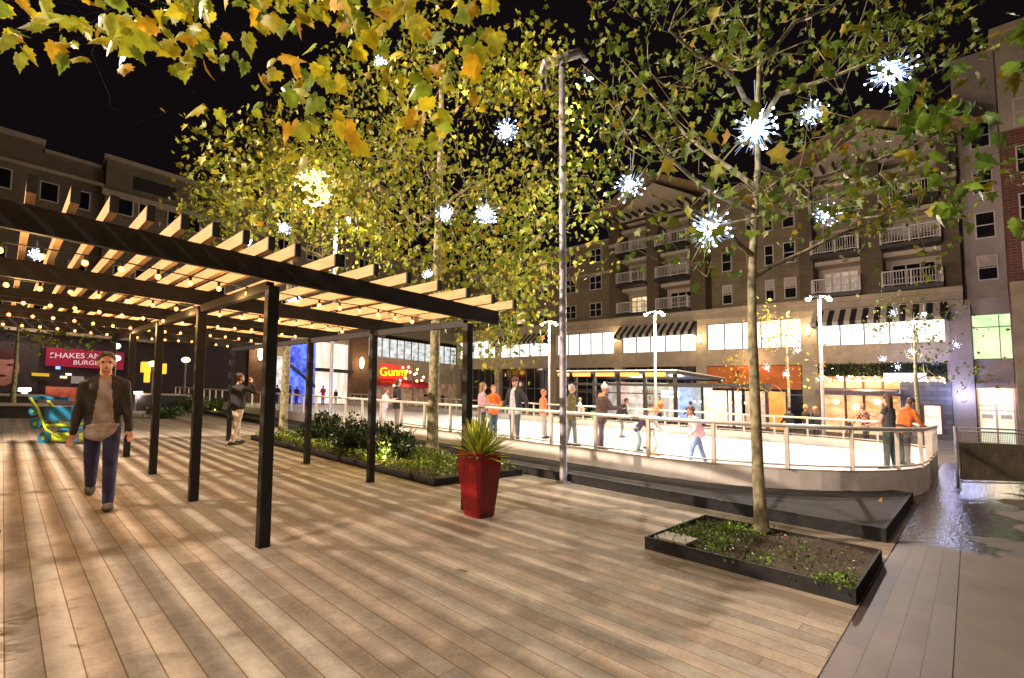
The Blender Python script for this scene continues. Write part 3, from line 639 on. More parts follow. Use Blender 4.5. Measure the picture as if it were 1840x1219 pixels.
# ---------------------------------------------------------------- starburst ornaments
def star(label,loc,r,rods=64,grp='white starburst lights hung in the trees',light=0):
    o=thing('starburst_light',label,'starburst light',loc,grp)
    s=MB(); MB().ball((0,0,0),r*.27,10,8).build('core',M_star,o,shear=False); bm_=None
    for i in range(rods):
        z=1-2*(i+.5)/rods; a=i*2.39996+random.uniform(-.2,.2); q=math.sqrt(1-z*z); d=Vector((q*math.cos(a),q*math.sin(a),z)); e=r*random.uniform(.62,1.1)
        s.tube([d*r*.1,d*e],[r*.022,r*.008],4); 
        if bm_ is None: bm_=MB().ball((0,0,0),r*.044,6,4).build('bulb',M_star,o,shear=False); q_=bm_
        else: q_=bm_.copy(); COL.objects.link(q_)
        q_.location=d*e*random.choice((.45,.6,.8,1.))
    s.tube([(0,0,r*.2),(0.01,0,r*1.9)],r*.012,4)
    s.build('spikes',M_starrod,o,shear=False)
    if light: lamp('starburst_glow','POINT',(loc[0]-.0,loc[1],loc[2]),light*.55,(.6,.72,1),.08)
    return o
stars=[(1358,232,5.35,.30,60,'large white starburst light hung against the trunk high in the right tree'),(1275,412,5.3,.26,60,'white starburst light low on the left limb of the right tree'),(1600,130,5.9,.30,40,'white starburst light highest at the right, near the building corner'),
(1457,205,6.6,.20,10,'small white starburst light just right of the one on the trunk'),(1133,333,6.4,.23,20,'white starburst light at the left outer edge of the right tree crown'),(1488,385,7.2,.19,12,'round white starburst light in front of the upper balconies'),
(910,235,8.5,.24,25,'white starburst light high in the middle tree near the tall pole'),(873,385,8.2,.25,30,'white starburst light lowest right in the middle tree crown'),(802,385,9.2,.22,14,'white starburst light beside a slightly larger one, middle of the middle tree'),
(510,410,12,.19,14,'small white starburst light in the left tree above the rafters'),(444,434,13,.17,8,'tiny white starburst light close above the pergola beam'),(65,458,13,.2,6,'white starburst light seen through the rafters at far left'),(528,538,12,.22,6,'white starburst light seen just under the front beam by the corner post'),
(684,112,7.5,.12,4,'small white starburst light half hidden by the overhead golden leaves'),(768,492,12,.15,4,'small white starburst light under the middle tree crown'),(480,612,14,.12,0,'tiny white starburst light seen between pergola bulbs')]
for u,v,d,r,e,lb_ in stars: star(lb_,at(u,v,d),r,light=e)
# ball of lights on the far side of the left tree
bl=at(565,337,13.5); o=thing('light_ball','warm glowing ball of lights shining through the leaves of the left tree','light ball',bl)
b=MB(); c=MB(); c.ball((0,0,0),.47,20,14)
gb_=emis('globe_bulb',(1,.85,.55),9); q0=None
for i in range(96):
    z=1-2*(i+.5)/96;a=i*2.39996;q=math.sqrt(1-z*z)
    if q0 is None: q0=MB().ball((0,0,0),.037,6,4).build('bulb',gb_,o,shear=False); q1=q0
    else: q1=q0.copy(); COL.objects.link(q1)
    q1.location=(q*math.cos(a)*.5,q*math.sin(a)*.5,z*.5)
c.build('globe',emis('glowing_globe',(1,.72,.3),1.6,False,(5,(.9,.5,.12),(1,.85,.5))),o,shear=False,smooth=True)
lamp('ball_glow','POINT',(bl[0]-.2,bl[1]-.6,bl[2]),160,(1,.7,.3),.4)
# point lights without fixtures, added to throw yellow light in the crowns
lamp('crown_glow','POINT',at(628,470,12.6),170,(1,.78,.2),.15)
lamp('crown_glow','POINT',at(980,520,10.5),80,(1,.8,.25),.15)
lamp('crown_glow','POINT',at(950,380,9.5),45,(1,.8,.25),.15)
lamp('crown_glow','POINT',at(830,140,8.2),35,(1,.85,.35),.15)
lamp('crown_glow','POINT',at(520,120,1.35),15,(1,.72,.3),.12)  # unseen fill added under the near overhead leaves
lamp('crown_glow','POINT',at(740,260,1.35),15,(1,.72,.28),.12)  # second unseen fill for the overhead leaves
lamp('crown_glow','POINT',at(640,440,12.0),110,(1,.78,.2),.1)
# ---------------------------------------------------------------- planted bed along the step
x0,x1,y0,y1=4.78,6.85,6.2,14.4
bed=planter_box(x0,x1,y0,y1,.12,'long dark steel edged bed of ground cover and shrubs behind the pergola posts',name='planting_bed')
P=[];
for _ in range(8200): P.append((random.uniform(x0+.06,x1-.1),random.uniform(y0+.06,y1-.1),random.uniform(.10,.26)))
P=np.array(P)-np.array([x0,y0,0]); P[:,2]+=.05*np.sin(P[:,0]*4)*np.sin(P[:,1]*3)
g=leafmesh('ground_cover',P+np.stack([0*P[:,0],0*P[:,0],GA*P[:,0]+GB*P[:,1]],1),.075,LEAFOV,[(.17,.27,.03,3),(.28,.34,.04,2),(.09,.16,.03,2),(.38,.36,.05,1)],M_leafd,droop=-.5,loc=(x0,y0,0),label='low green ground cover filling the long steel edged bed',category='ground cover',kind='stuff')
def shrub(label,loc,r,h,n,cols,grp=None,ls=.1,lean=0):
    o=thing('shrub',label,'shrub',loc,grp)
    b=MB(); P=[]
    for i in range(26):
        a=random.uniform(0,6.28);q=r*math.sqrt(random.random())*.85; z=h*random.uniform(.55,1)*(1-.35*(q/r)**2); t=(q*math.cos(a),q*math.sin(a),z); b.tube([(t[0]*.15,t[1]*.15,0),(t[0]*.6,t[1]*.6,z*.55),t],[.011,.008,.003],5)
        for _ in range(n//26):
            f=random.uniform(.25,1.04); P.append((t[0]*(.15+.85*f)+random.gauss(0,.07),t[1]*(.15+.85*f)+random.gauss(0,.07),z*f+random.gauss(0,.05)))
    b.build('stems',M_twig,o,shear=False); leafmesh('foliage',P,ls,LEAFOV,cols,M_leafd,o,droop=-.7)
    return o
DG=[(.022,.045,.016,3),(.035,.06,.018,2),(.014,.03,.012,2),(.07,.09,.025,.5)]
for i,(u,v,hh_,rr,l) in enumerate([(575,800,.85,.55,'leftmost dark evergreen shrub of the row, beside the slim trunk'),(625,815,.85,.6,'dark evergreen shrub in the middle of the row behind the pergola post'),(668,822,.8,.5,'dark evergreen shrub just left of the second front post'),(705,830,.72,.45,'rightmost dark evergreen shrub of the row, nearest the middle tree')]):
    x,y=gp(u,v,.1); shrub(l,(x,y,.08),rr,hh_,2000,DG,'dark evergreen shrubs in the long bed')
for (u,v,h_,r_,l) in [(345,742,.9,.8,'low dark shrub far back between the left pergola posts'),(300,752,.5,.9,'spreading low green shrub on the far left lawn edge'),(388,742,.8,.5,'small bright green uplit shrub behind the man on the phone')]:
    x,y=gp(u,v); shrub(l,(x,y,0),r_,h_,1400,[(.05,.1,.03,3),(.08,.15,.04,2),(.15,.2,.04,1)],'shrubs at the far end of the deck',ls=.12)
# uplights in the bed
def spot(label,u,v,e,h=.12):
    x,y=gp(u,v,.1); o=thing('uplight',label,'garden light',(x,y,h),'small garden uplights')
    MB().lathe([(.03,-.02),(.035,.0),(.035,.07)],10).build('housing',M_dark,o,shear=False); MB().ball((0,0,.075),.028,8,6).build('lens',emis('uplight_lens',(1,.8,.25),12),o,shear=False)
    lamp('uplight_glow','POINT',(x-.02,y-.05,h+.2),e,(1,.82,.2),.04)
spot('small yellow garden uplight glowing among the ground cover beside the second front post',690,832,22)
spot('small garden uplight under the bright green shrub at the back of the deck',386,740,8)
# weeds in the near bed, left bush, fallen leaves
P=[];
for (u,v,su,sv,n) in [(1270,955,30,10,260),(1330,960,30,10,240),(1220,962,20,10,120),(1440,1045,60,6,300),(1500,1058,40,5,300),(1320,1010,60,8,120),(1290,985,20,6,60),(1400,1000,50,15,60)]:
    for _ in range(n):
        x,y=gp(random.gauss(u,su),random.gauss(v,sv),.1)
        if bx0+.03<x<bx1-.03 and by0+.03<y<by1-.03: P.append((x,y,.095+random.random()**2*.08)); P.append((x+random.gauss(0,.05),min(by1-.03,max(by0+.03,y+random.gauss(0,.04))),.095+random.random()**2*.05))
P=np.array(P); P-=np.array([bx0,by0,0])
leafmesh('weeds',P+np.stack([0*P[:,0],0*P[:,0],GA*P[:,0]+GB*P[:,1]],1),.04,LEAFOV,[(.14,.26,.03,3),(.2,.33,.04,2),(.09,.16,.03,2)],M_leafd,droop=-.6,loc=(bx0,by0,0),label='patchy green weeds sprouting from the soil of the near tree bed',category='weeds',kind='stuff')
P=[(random.uniform(bx0+.05,bx1-.05),random.uniform(by0+.05,by1-.05),.098) for _ in range(420)]; P=np.array(P)-np.array([bx0,by0,0])
leafmesh('leaf_litter',P+np.stack([0*P[:,0],0*P[:,0],GA*P[:,0]+GB*P[:,1]],1),.035,LEAFMID,[(.16,.08,.03,3),(.08,.045,.02,3),(.25,.15,.05,1)],M_leafd,droop=0,up=np.tile([0,0,3.],(len(P),1)),loc=(bx0,by0,0),label='brown dead leaf litter scattered on the soil of the near tree bed',category='leaf litter',kind='stuff')
def fallen(u,v,s,colr,label,h=0):
    x,y=gp(u,v,h); leafmesh('fallen_leaf',[(0,0,.012)],s,LEAFBIG,[(*colr,1)],M_leaf,droop=0,up=[[0,0,4.]],loc=(x,y,h),label=label,category='fallen leaf',group='fallen plane leaves')
fallen(828,1025,.11,(.5,.38,.12),'curled tan fallen leaf lying on the open deck boards, in front of the red planter')
fallen(1297,900,.07,(.45,.25,.08),'small brown fallen leaf on the dark step left of the right tree',.15)
fallen(1580,902,.09,(.5,.28,.1),'orange brown fallen leaf on the dark step near its right corner',.15)
fallen(1645,912,.08,(.35,.2,.08),'fallen leaf in the gutter between dark step and puddle')
x,y=-.42,4.25
shrub('dark leafy bush poking in at the lower left edge of the deck',(x,y,0),.42,.6,700,[(.02,.045,.015,3),(.04,.07,.02,1)],ls=.085)
for (u,v,l) in [(1030,868,'short dark twig on the deck right of the pole foot'),(1060,874,'longer dark twig on the deck by the step edge')]:
    x,y=gp(u,v); MB().tube([(0,0,.01),(.08,-.05,.012),(.17,-.12,.01)],[.006,.008,.004],5).build('twig',M_twig,loc=(x,y,0),label=l,category='twig')
# ---------------------------------------------------------------- buildings
class Bld:
    def __init__(s,root,base): s.r=root; s.b=base
    def part(s,mb,name,mats,parent=None,**k):
        mb.v=[(x-s.b[0],y-s.b[1],z-s.b[2]) for x,y,z in mb.v]
        return mb.build(name,mats,parent or s.r,**k)
XF=42.
ab=Bld(thing('apartment_building','long tan and brown apartment building with balconies over striped shop awnings','apartment building',(XF,21,0)),(XF,21,0))
def bx(b,x0,x1,y0,y1,z0,z1,m=0): return b.box(min(x0,x1),max(x0,x1),min(y0,y1),max(y0,y1),z0,z1,m)
def window_x(A,X,y0,y1,z0,z1,n=2,lit=None,parent=None,curt=False):
    """window in a wall facing -x, frame standing proud"""
    if y0>y1:y0,y1=y1,y0
    f=MB(); t=.07
    bx(f,X-.06,X+.02,y0,y1,z1-t,z1);bx(f,X-.06,X+.02,y0,y1,z0,z0+t);bx(f,X-.058,X+.018,y0,y0+t,z0+t,z1-t);bx(f,X-.058,X+.018,y1-t,y1,z0+t,z1-t)
    for k in range(1,n):
        y=y0+(y1-y0)*k/n; bx(f,X-.056,X+.018,y-t*.6,y+t*.6,z0+t,z1-t)
    bx(f,X-.052,X+.016,y0+t,y1-t,(z0+z1)/2-.03,(z0+z1)/2+.03)
    w=A.part(f,'window',M_frame,parent)
    p=MB(); bx(p,X-.02,X+.012,y0+.02,y1-.02,z0+.02,z1-.02); A2=p
    p.v=[(x-A.b[0],y-A.b[1],z-A.b[2]) for x,y,z in p.v]; p.build('pane',lit or M_glass,w)
    if curt:
        c=MB(); bx(c,X-.03,X-.021,y0+t,y1-t,z0+(z1-z0)*.55,z1-t); c.v=[(x-A.b[0],y-A.b[1],z-A.b[2]) for x,y,z in c.v]; c.build('blind',M_curt,w)
    return w
def balcony(A,X,y0,y1,z,depth=.9):
    if y0>y1:y0,y1=y1,y0
    b=MB(); bx(b,X-depth,X,y0-.05,y1+.05,z,z+.28); s=A.part(b,'balcony',M_dark)
    r=MB(); x=X-depth+.05
    bx(r,x-.03,x+.03,y0,y1,z+1.28,z+1.36); bx(r,x-.025,x+.025,y0,y1,z+.38,z+.44)
    n=int((y1-y0)/.15)
    for k in range(n+1):
        y=y0+(y1-y0)*k/n; w=.05 if k in(0,n//2,n) else .018; bx(r,x-.018,x+.018,y-w,y+w,z+.44 if w<.03 else z+.28,z+1.28)
    for yy in (y0,y1):
        bx(r,x,X,yy-.02,yy+.02,z+1.29,z+1.35)
        for k in range(1,6): q=x+(X-x)*k/6; bx(r,q-.015,q+.015,yy-.015,yy+.015,z+.28,z+1.29)
    r.v=[(a-A.b[0],c-A.b[1],d-A.b[2]) for a,c,d in r.v]; r.build('railing',M_frame,s)
# upper walls
def block(A,ylo,yhi,bays,pillars,htop,lit={}):
    back=XF+1.6
    b=MB(); bx(b,back,back+6,ylo,yhi,8.8,htop); A.part(b,'wall',M_stucco)
    b=MB()
    for p0,p1 in pillars: bx(b,XF-.25,back-.01,p0,p1,9.84,htop-.3)
    A.part(b,'wall',M_brown)
    for bi,(p0,p1) in enumerate(bays):
        for fi,z in enumerate((9.82,12.76,15.75)):
            if not(z+3<htop): continue
            balcony(A,XF+.2,p0,p1,z,1.1)
            a,c=min(p0,p1),max(p0,p1)
            m=lit.get((bi,fi)); window_x(A,back-.02,a+.35,c-.35,z+.3,z+2.3,4 if (bi,fi) in lit else 3,m,curt=(bi+fi)%2==0 and m is None)
            b=MB(); bx(b,XF+.25,back-.05,a,c,z+2.62,z+2.93); A.part(b,'soffit_beam',M_stucco)
    # trim band at the top storey
    for p0,p1 in pillars:
        b=MB(); bx(b,XF-.30,XF-.251,p0-.03,p1+.03,17.0,17.35); A.part(b,'trim',M_stone2)
def gable(A,ylo,yhi,h0,h1,over=1.3):
    ym=(ylo+yhi)/2; xf=XF-1.6
    # sloping roof planes
    b=MB(); 
    b.prism([(ylo-over,h0),(ym,h1),(yhi+over,h0),(yhi+over,h0+.3),(ym,h1+.35),(ylo-over,h0+.3)],xf,XF+9,'x'); A.part(b,'roof',M_soff)
    b=MB(); b.prism([(ylo,h0-.3),(yhi,h0-.3),(yhi,h0+.02),(ym,h1-.35),(ylo,h0+.02)],XF-.2,XF+.1,'x'); A.part(b,'gable_wall',M_stucco)
    b=MB()
    n=int((yhi-ylo+2*over)/.75)
    for k in range(n+1):
        y=ylo-over+.1+(yhi-ylo+2*over-.2)*k/n; bx(b,xf+.05,XF-.26,y-.07,y+.07,h0-.28,h0-.02)
    A.part(b,'eave_brackets',M_dark)
    for y in (ylo+.3,yhi-.3):
        b=MB(); b.tube([(XF-.3,y,h0-2.2),(xf+.3,y,h0-.25)],.09,6); A.part(b,'eave_brace',M_dark)
block(ab,16.27,25.92,[(24.76,21.81),(20.63,17.6)],[(24.76,25.92),(20.63,21.81),(16.27,17.6)],19.9,{(0,0):M_winwarm})
gable(ab,16.27,25.92,19.75,22.9)
block(ab,-.05,9.03,[(8.11,5.2),(3.93,.86)],[(8.11,9.03),(3.93,5.2),(-.05,.86)],19.9,{(0,0):emis('dim_lit_window',(1,.85,.7),.35,False,(3,(.25,.2,.17),(.9,.75,.65)))})
gable(ab,-.05,9.03,19.5,22.3)
# plain walls between the gabled blocks
b=MB(); bx(b,XF+.9,XF+8,25.92,50,9.84,18.2); ab.part(b,'wall',M_tanb)
b=MB(); bx(b,XF+.8,XF+8.2,25.92,50,18.2,18.5); ab.part(b,'parapet',M_stone2)
b=MB(); bx(b,XF+.84,XF+.899,25.93,49.9,14.9,15.15); ab.part(b,'trim',M_stone2)
b=MB(); bx(b,XF+1.2,XF+8,9.03,16.27,9.84,20.3); ab.part(b,'wall',M_tanb)
b=MB(); bx(b,XF+1.1,XF+8.2,9.035,16.265,20.3,20.7); ab.part(b,'parapet',M_stone2)
for z in (10.4,13.3,16.2):
    for y in (28.3,31.6,35.5,39,43,47): window_x(ab,XF+.9,y-.75,y+.75,z,z+1.5,2,M_winwarm if (z==10.4 and y==39) else None,curt=(int(y)+int(z))%3==0)
    for y,w in ((14.9,.42),(12.9,.35),(11.5,.35),(10.0,.45)): window_x(ab,XF+1.2,y-w,y+w,z,z+1.7,1,curt=(int(y*3)+int(z))%2==0)
for z in (10.6,13.4): window_x(ab,XF+.9,26.35,26.6,z,z+1.9,1,M_winwarm)
# commercial base: cornice, piers, spandrel
b=MB(); bx(b,XF-.35,XF+1.5,-.05,50,9.0,9.8); ab.part(b,'cornice',M_stone2)
b=MB(); bx(b,XF-.5,XF-.351,-.05,50,9.45,9.8); ab.part(b,'cornice',M_stone)
b=MB(); bx(b,XF+.0,XF+1.5,-.05,50,4.95,6.32); bx(b,XF+.001,XF+1.5,-.05,50,8.62,8.999); ab.part(b,'wall',M_stone)
bays=[(42.6,49.6,0),(33.9,41.8,1),(25.6,32.9,0),(17.3,24.72,1),(9.13,16.34,0),(.87,8.08,1)]
b=MB()
ed=[-.05]+[q for lo,hi,_ in reversed(bays) for q in (lo,hi)]+[50]
for i in range(0,len(ed),2):
    b=MB(); bx(b,XF-.05,XF+1.5,ed[i],ed[i+1],-.1,4.949); bx(b,XF-.04,XF+1.5,ed[i],ed[i+1],4.949,8.619); ab.part(b,'pier',M_stone)
for i,(lo,hi,aw) in enumerate(bays):
    top=8.55
    f=MB(); n=5 if hi-lo>7.3 else 5
    for k in range(n+1):
        y=lo+(hi-lo)*k/n; bx(f,XF+.2,XF+.3,y-.035,y+.035,6.32,top+.07)
    bx(f,XF+.21,XF+.29,lo,hi,6.32,6.38); bx(f,XF+.21,XF+.29,lo,hi,top,top+.07)
    for z in (7.55,): bx(f,XF+.23,XF+.28,lo,hi,z-.012,z+.012)
    w=ab.part(f,'shop_window',M_mull)
    p=MB(); bx(p,XF+.31,XF+.4,lo,hi,6.32,8.62); p.v=[(a-XF,c-21,d) for a,c,d in p.v]; p.build('pane',M_winlit,w)
    if aw:
        b=MB(); ns=int((hi-lo+.3)/.33); y0=lo-.15;y1=hi+.15
        for k in range(ns):
            a=y0+(y1-y0)*k/ns;c=y0+(y1-y0)*(k+1)/ns; m=k%2
            b.quad((XF-.02,a,8.95),(XF-.02,c,8.95),(XF-1.25,c,7.9),(XF-1.25,a,7.9),m); b.quad((XF-1.25,a,7.9),(XF-1.25,c,7.9),(XF-1.25,c,7.62),(XF-1.25,a,7.62),m)
        for yy in (y0,y1): b.add([(XF-.02,yy,8.95),(XF-1.25,yy,7.9),(XF-1.25,yy,7.62),(XF-.02,yy,7.62)],[(0,1,2,3)],0)
        ab.part(b,'striped_awning',[mat('awning_black',(.02,.018,.02),.8,var=.1),mat('awning_cream',(.55,.5,.45),.8,var=.08)])
    # storefront glazing on the ground floor
    s=MB(); bx(s,XF+.6,XF+.7,lo,hi,-.1,4.95); sf=ab.part(s,'storefront',[M_glass])
    s=MB()
    for k in range(7): y=lo+(hi-lo)*k/6; bx(s,XF+.52,XF+.599,y-.05,y+.05,-.1,4.94)
    bx(s,XF+.53,XF+.598,lo,hi,2.6,2.7); s.v=[(a-XF,c-21,d) for a,c,d in s.v]; s.build('storefront_frame',M_mull,sf)
def sconce(A,u=None,v=None,p=None,name='wall_lamp',m=None,e=60,c=(1,.7,.35),h=.42,r=.14,X=XF):
    if p is None: y,z=fx(u,v,X-.25); p=(X-.25,y,z)
    b=MB(); b.ball(p,r,10,8,sc=(1,1,h/r)); A.part(b,name,m or emis('wall_lamp_glow',(1,.72,.36),7),smooth=True)
    if e: lamp('wall_lamp_light','POINT',(p[0]-.55,p[1],p[2]),e,c,.15)
for u,v in ((1106,608),(1257,608),(1452,592)): sconce(ab,u,v,e=110)
# warm restaurant, hedge strip, orange shop sign panel on the ground floor
ori=mat('orange_panel',(.52,.14,.02),.6,var=.2,scale=1.5)
b=MB(); bx(b,XF-.02,XF+.5,9.2,16.3,3.05,4.9); sp=ab.part(b,'orange_sign_panel',ori)
lamp('panel_light','POINT',(40.9,12.5,5.3),120,(1,.6,.3),.2)
def text(name,body,size,m,loc,rot,parent=None,ext=.02,**tags):
    c=bpy.data.curves.new(name,'FONT'); c.body=body; c.size=size; c.extrude=ext; c.align_x='CENTER'; c.align_y='CENTER'
    o=bpy.data.objects.new(name,c); COL.objects.link(o); dg=bpy.context.evaluated_depsgraph_get(); me=bpy.data.meshes.new_from_object(o.evaluated_get(dg)); bpy.data.objects.remove(o)
    me.materials.clear(); me.materials.append(m); o=bpy.data.objects.new(name,me); COL.objects.link(o); o.parent=parent; o.location=loc; o.rotation_euler=rot
    for k,x in tags.items():o[k]=x
    return o
RX=(math.pi/2,0,-math.pi/2); RY=(math.pi/2,0,0)
text('panel_numerals','7  8',1.25,M_dark,(-.05,13.3-21,4.05+GB*(13.3-21)),RX,ab.r)
M_warmwall=emis('warm_shop_interior',(1,.6,.25),1.0,True,(1.3,(.55,.26,.08),(1,.72,.4),(1,1,2)))
b=MB(); bx(b,XF+.46,XF+.5,.95,8.0,0,4.1); ab.part(b,'restaurant_interior',M_warmwall)
b=MB()
for y in (1.0,2.1,3.2,4.3,5.4,6.5,7.9): bx(b,XF+.35,XF+.45,y-.07,y+.07,0,4.1)
bx(b,XF+.36,XF+.44,.95,8.,2.75,2.9); ab.part(b,'restaurant_frame',mat('timber_frame',(.2,.09,.03),.6))
b=MB(); b.prism([(XF+.3,3.25),(XF-2.2,2.95),(XF-2.2,2.65),(XF+.3,3.0)],3.4,7.9,'y'); ab.part(b,'canopy',mat('purple_grey_canopy',(.25,.2,.24),.8))
for y,z in ((7.0,2.2),(4.6,2.3),(2.6,2.2),(5.8,1.9)):
    b=MB(); b.ball((XF-.1,y,z),.2,10,8); ab.part(b,'pendant_lamp',emis('pendant_glow',(1,.75,.4),5),smooth=True)
lamp('restaurant_glow','POINT',(40.6,5,3.4),260,(1,.62,.28),.3)
P=[(random.uniform(XF-.6,XF-.02),random.uniform(.9,8.0),random.uniform(4.05,5.0)) for _ in range(2600)]
P=np.array(P)-np.array([XF,.9,4]); leafmesh('hanging_greenery',P+np.stack([0*P[:,0],0*P[:,0],GA*P[:,0]+GB*P[:,1]],1),.16,LEAFOV,DG,M_leafd,loc=(XF,.9,4),label='dark green hanging greenery along the ledge over the warm lit restaurant',category='greenery',kind='stuff')
b=MB(); fl=thing('string_light','row of crowded white gold fairy lights under the greenery above the restaurant','string light',(XF-.5,.9,3.85))
fm=emis('fairy_bulb',(1,.85,.55),9); src=None
for i in range(96):
    q=MB().ball((0,0,0),.055,6,4).build('bulb',fm,fl,loc=(random.uniform(-.3,.2),random.uniform(0,7.2),random.uniform(-.22,.16)),shear=False) if src is None else None
    if src is None: src=q
    else:
        c=src.copy(); COL.objects.link(c); c.location=(random.uniform(-.3,.2),random.uniform(0,7.2),random.uniform(-.22,.16))
MB().tube([(0,0,.05),(0,7.2,.05-.07)],.02,5).build('cable',M_cable,fl,shear=False)
# right end: grey rendered bay with green window and lit door, then the taller brick building
rb2=Bld(thing('apartment_building','tall red brick apartment building at the right edge with a lit green window and doorway','apartment building',(XF,-3,0)),(XF,-3,0))
b=MB(); bx(b,XF+.6,XF+8,-2.1,-.06,9.0,25.2); rb2.part(b,'wall',M_lav)
b=MB(); bx(b,XF-.9,XF+8,-16,-2.1,0,18.2); bx(b,XF-.899,XF+8,-16,-2.1,18.21,25.0);
rb2.part(b,'wall',M_redb)
b=MB(); bx(b,XF-.95,XF-.91,-16,-2.1,18.9,25.0); rb2.part(b,'upper_render',M_stone2)
b=MB(); bx(b,XF-1.3,XF+8.3,-16.2,-1.9,25.0,25.35); rb2.part(b,'parapet',M_stone)
b=MB(); bx(b,XF-1.15,XF-.91,-16,-2.12,0,9.0); bx(b,XF-1.25,XF-.9,-16,-2.11,9.0,9.6); rb2.part(b,'stone_base',M_stone)
b=MB(); bx(b,XF+.2,XF+8,-.4,-.055,-.1,9.0); bx(b,XF+.201,XF+8,-2.1,-.4,3.6,5.15); bx(b,XF+.201,XF+8,-2.1,-.4,7.95,9.0); rb2.part(b,'wall',M_lav)
for v,(z0,z1) in enumerate(((10.2,11.8),(12.9,14.6),(15.8,17.4),(18.8,20.4))): window_x(rb2,XF+.6,-1.75,-.8,z0,z1,1,curt=v==0)
for z0 in (10.3,13.2,16.1,19.0):
    for y in (-3.4,-6.2,-9): window_x(rb2,XF-.9,y-.7,y+.7,z0,z0+1.7,1,curt=y==-3.4 and z0<12)
f=MB(); bx(f,XF+.2,XF+.26,-2.1,-.42,5.15,5.2); bx(f,XF+.2,XF+.26,-2.1,-.42,7.15,7.2); bx(f,XF+.2,XF+.26,-1.62,-1.58,5.2,7.9)
w=rb2.part(f,'stair_window',M_mull); p=MB(); bx(p,XF+.3,XF+.35,-2.1,-.4,5.15,7.95); p.v=[(a-XF,c+3,d) for a,c,d in p.v]; p.build('pane',M_wingreen,w)
b=MB(); bx(b,XF-.6,XF+.19,-2.25,-.42,3.35,3.65); rb2.part(b,'entrance_canopy',M_lav)
dg_=MB(); bx(dg_,XF+.4,XF+.45,-2.1,-.42,0,3.35); d_=rb2.part(dg_,'entrance_door',emis('door_lit',(.9,1,.75),.95,True,(1.1,(.8,.62,.42),(.85,1,.75),(1,1,2))))
f=MB()
for y in (-.47,-1.26,-2.05): bx(f,XF+.33,XF+.39,y-.05,y+.05,0,3.3)
for z in (2.3,2.0): bx(f,XF+.34,XF+.385,-2.05,-.47,z-.03,z+.03)
for y in (-.85,-1.68): bx(f,XF+.33,XF+.38,y-.25,y+.25,1.5,1.75)
f.v=[(a-XF,c+3,d) for a,c,d in f.v]; f.build('door_frame',M_frame,d_)
lamp('entrance_light','POINT',(41.7,-1.3,3.1),90,(1,.7,.45),.2)
# grey pier with the blue white lamp, rough stone wall and small lit door
b=MB(); bx(b,XF-.12,XF+.0,-.35,.72,0,8.6); ab.part(b,'pier',M_lav)
b=MB(); bx(b,XF-.35,XF-.06,.74,3.3,0,3.7); ab.part(b,'rough_stone_wall',M_rough)
sconce(ab,p=(XF-.35,.17,2.85),m=emis('cool_wall_lamp',(.7,.8,1),10),e=130,c=(.5,.58,1),h=.32,r=.13)
lamp('cool_wash','POINT',(40.2,1.6,5.0),190,(.5,.5,1),.3)  # unseen bluish light added to tint the grey pier and wall lavender
b=MB(); bx(b,XF-.42,XF-.36,1.2,2.2,.3,2.25); dd=ab.part(b,'side_door',mat('red_brown_door_frame',(.2,.05,.03),.5))
p=MB(); bx(p,XF-.45,XF-.425,1.3,2.1,.35,2.15); p.v=[(a-XF,c-21,d) for a,c,d in p.v]; p.build('door_glass',emis('door_glow',(1,.88,.7),1.2,False,(2,(.6,.5,.4),(1,.9,.75))),dd)
b=MB(); bx(b,XF-.8,XF-.35,1.9,4.1,3.72,4.25); ab.part(b,'lit_shop_sign',emis('white_blue_sign',(.8,.86,1),1.7,True,(3,(.4,.45,.6),(1,1,1))))
# ---------------------------------------------------------------- glass pavilion beyond the rink
PX0=25.; pv=Bld(thing('cafe_pavilion','glazed cafe pavilion with flat orange lit soffit beyond the far rail','pavilion',(PX0,15.4,0)),(PX0,15.4,0))
b=MB(); bx(b,PX0-.2,PX0+7,11.3,19.4,3.12,3.3); pv.part(b,'roof',M_dark)
so=mat('orange_soffit',(.75,.32,.06),.5,var=.1)
for a,c in ((11.9,13.1),(13.5,14.7),(15.1,16.4),(16.8,18.1),(18.4,19.3)):
    b=MB(); bx(b,PX0-.24,PX0-.201,a,c,2.98,3.2); pv.part(b,'fascia_panel',emis('lit_orange_fascia',(1,.42,.08),.75))
b=MB(); bx(b,PX0-.22,PX0+7.02,11.28,19.42,3.301,3.36); pv.part(b,'roof_edge',M_rail)
for y in (11.5,13.3,15.0,16.7,18.1,19.3):
    b=MB(); bx(b,PX0+.0,PX0+.16,y-.09,y+.09,0,3.12); pv.part(b,'post',M_dark)
    b=MB(); bx(b,PX0+6.5,PX0+6.66,y-.09,y+.09,0,3.12); pv.part(b,'post',M_dark)
b=MB(); bx(b,PX0+.05,PX0+.13,11.5,19.3,2.45,2.6); bx(b,PX0+.052,PX0+.128,11.5,19.3,2.0,2.06); pv.part(b,'transom',M_dark)
pan=[(11.6,12.3,(1,.9,.75),.8),(12.3,12.9,(.6,.75,.9),.35),(12.9,13.8,(.35,.5,1),1.3),(13.8,14.5,(.9,.85,.8),.7),(14.5,15.6,(.6,.62,.55),.4),(15.6,16.3,(.5,.7,.6),.35),(16.3,17.4,(.9,.85,.8),.75),(17.4,18.2,(1,.8,.7),.6),(18.2,19.2,(.8,.75,.75),.55)]
for i,(a,c,cl,st) in enumerate(pan):
    b=MB(); bx(b,PX0+5.5,PX0+5.6,a,c-.03,.6,2.9); pv.part(b,'shop_display',emis('display_glow_%d'%i,cl,st,False,(2.5,tuple(q*.35 for q in cl),cl)))
for y in (12.9,13.5):
    b=MB(); bx(b,PX0+3.0,PX0+3.08,y-.26,y+.26,1.9,2.3); pv.part(b,'screen',emis('screen_glow',(.5,.65,1),4))
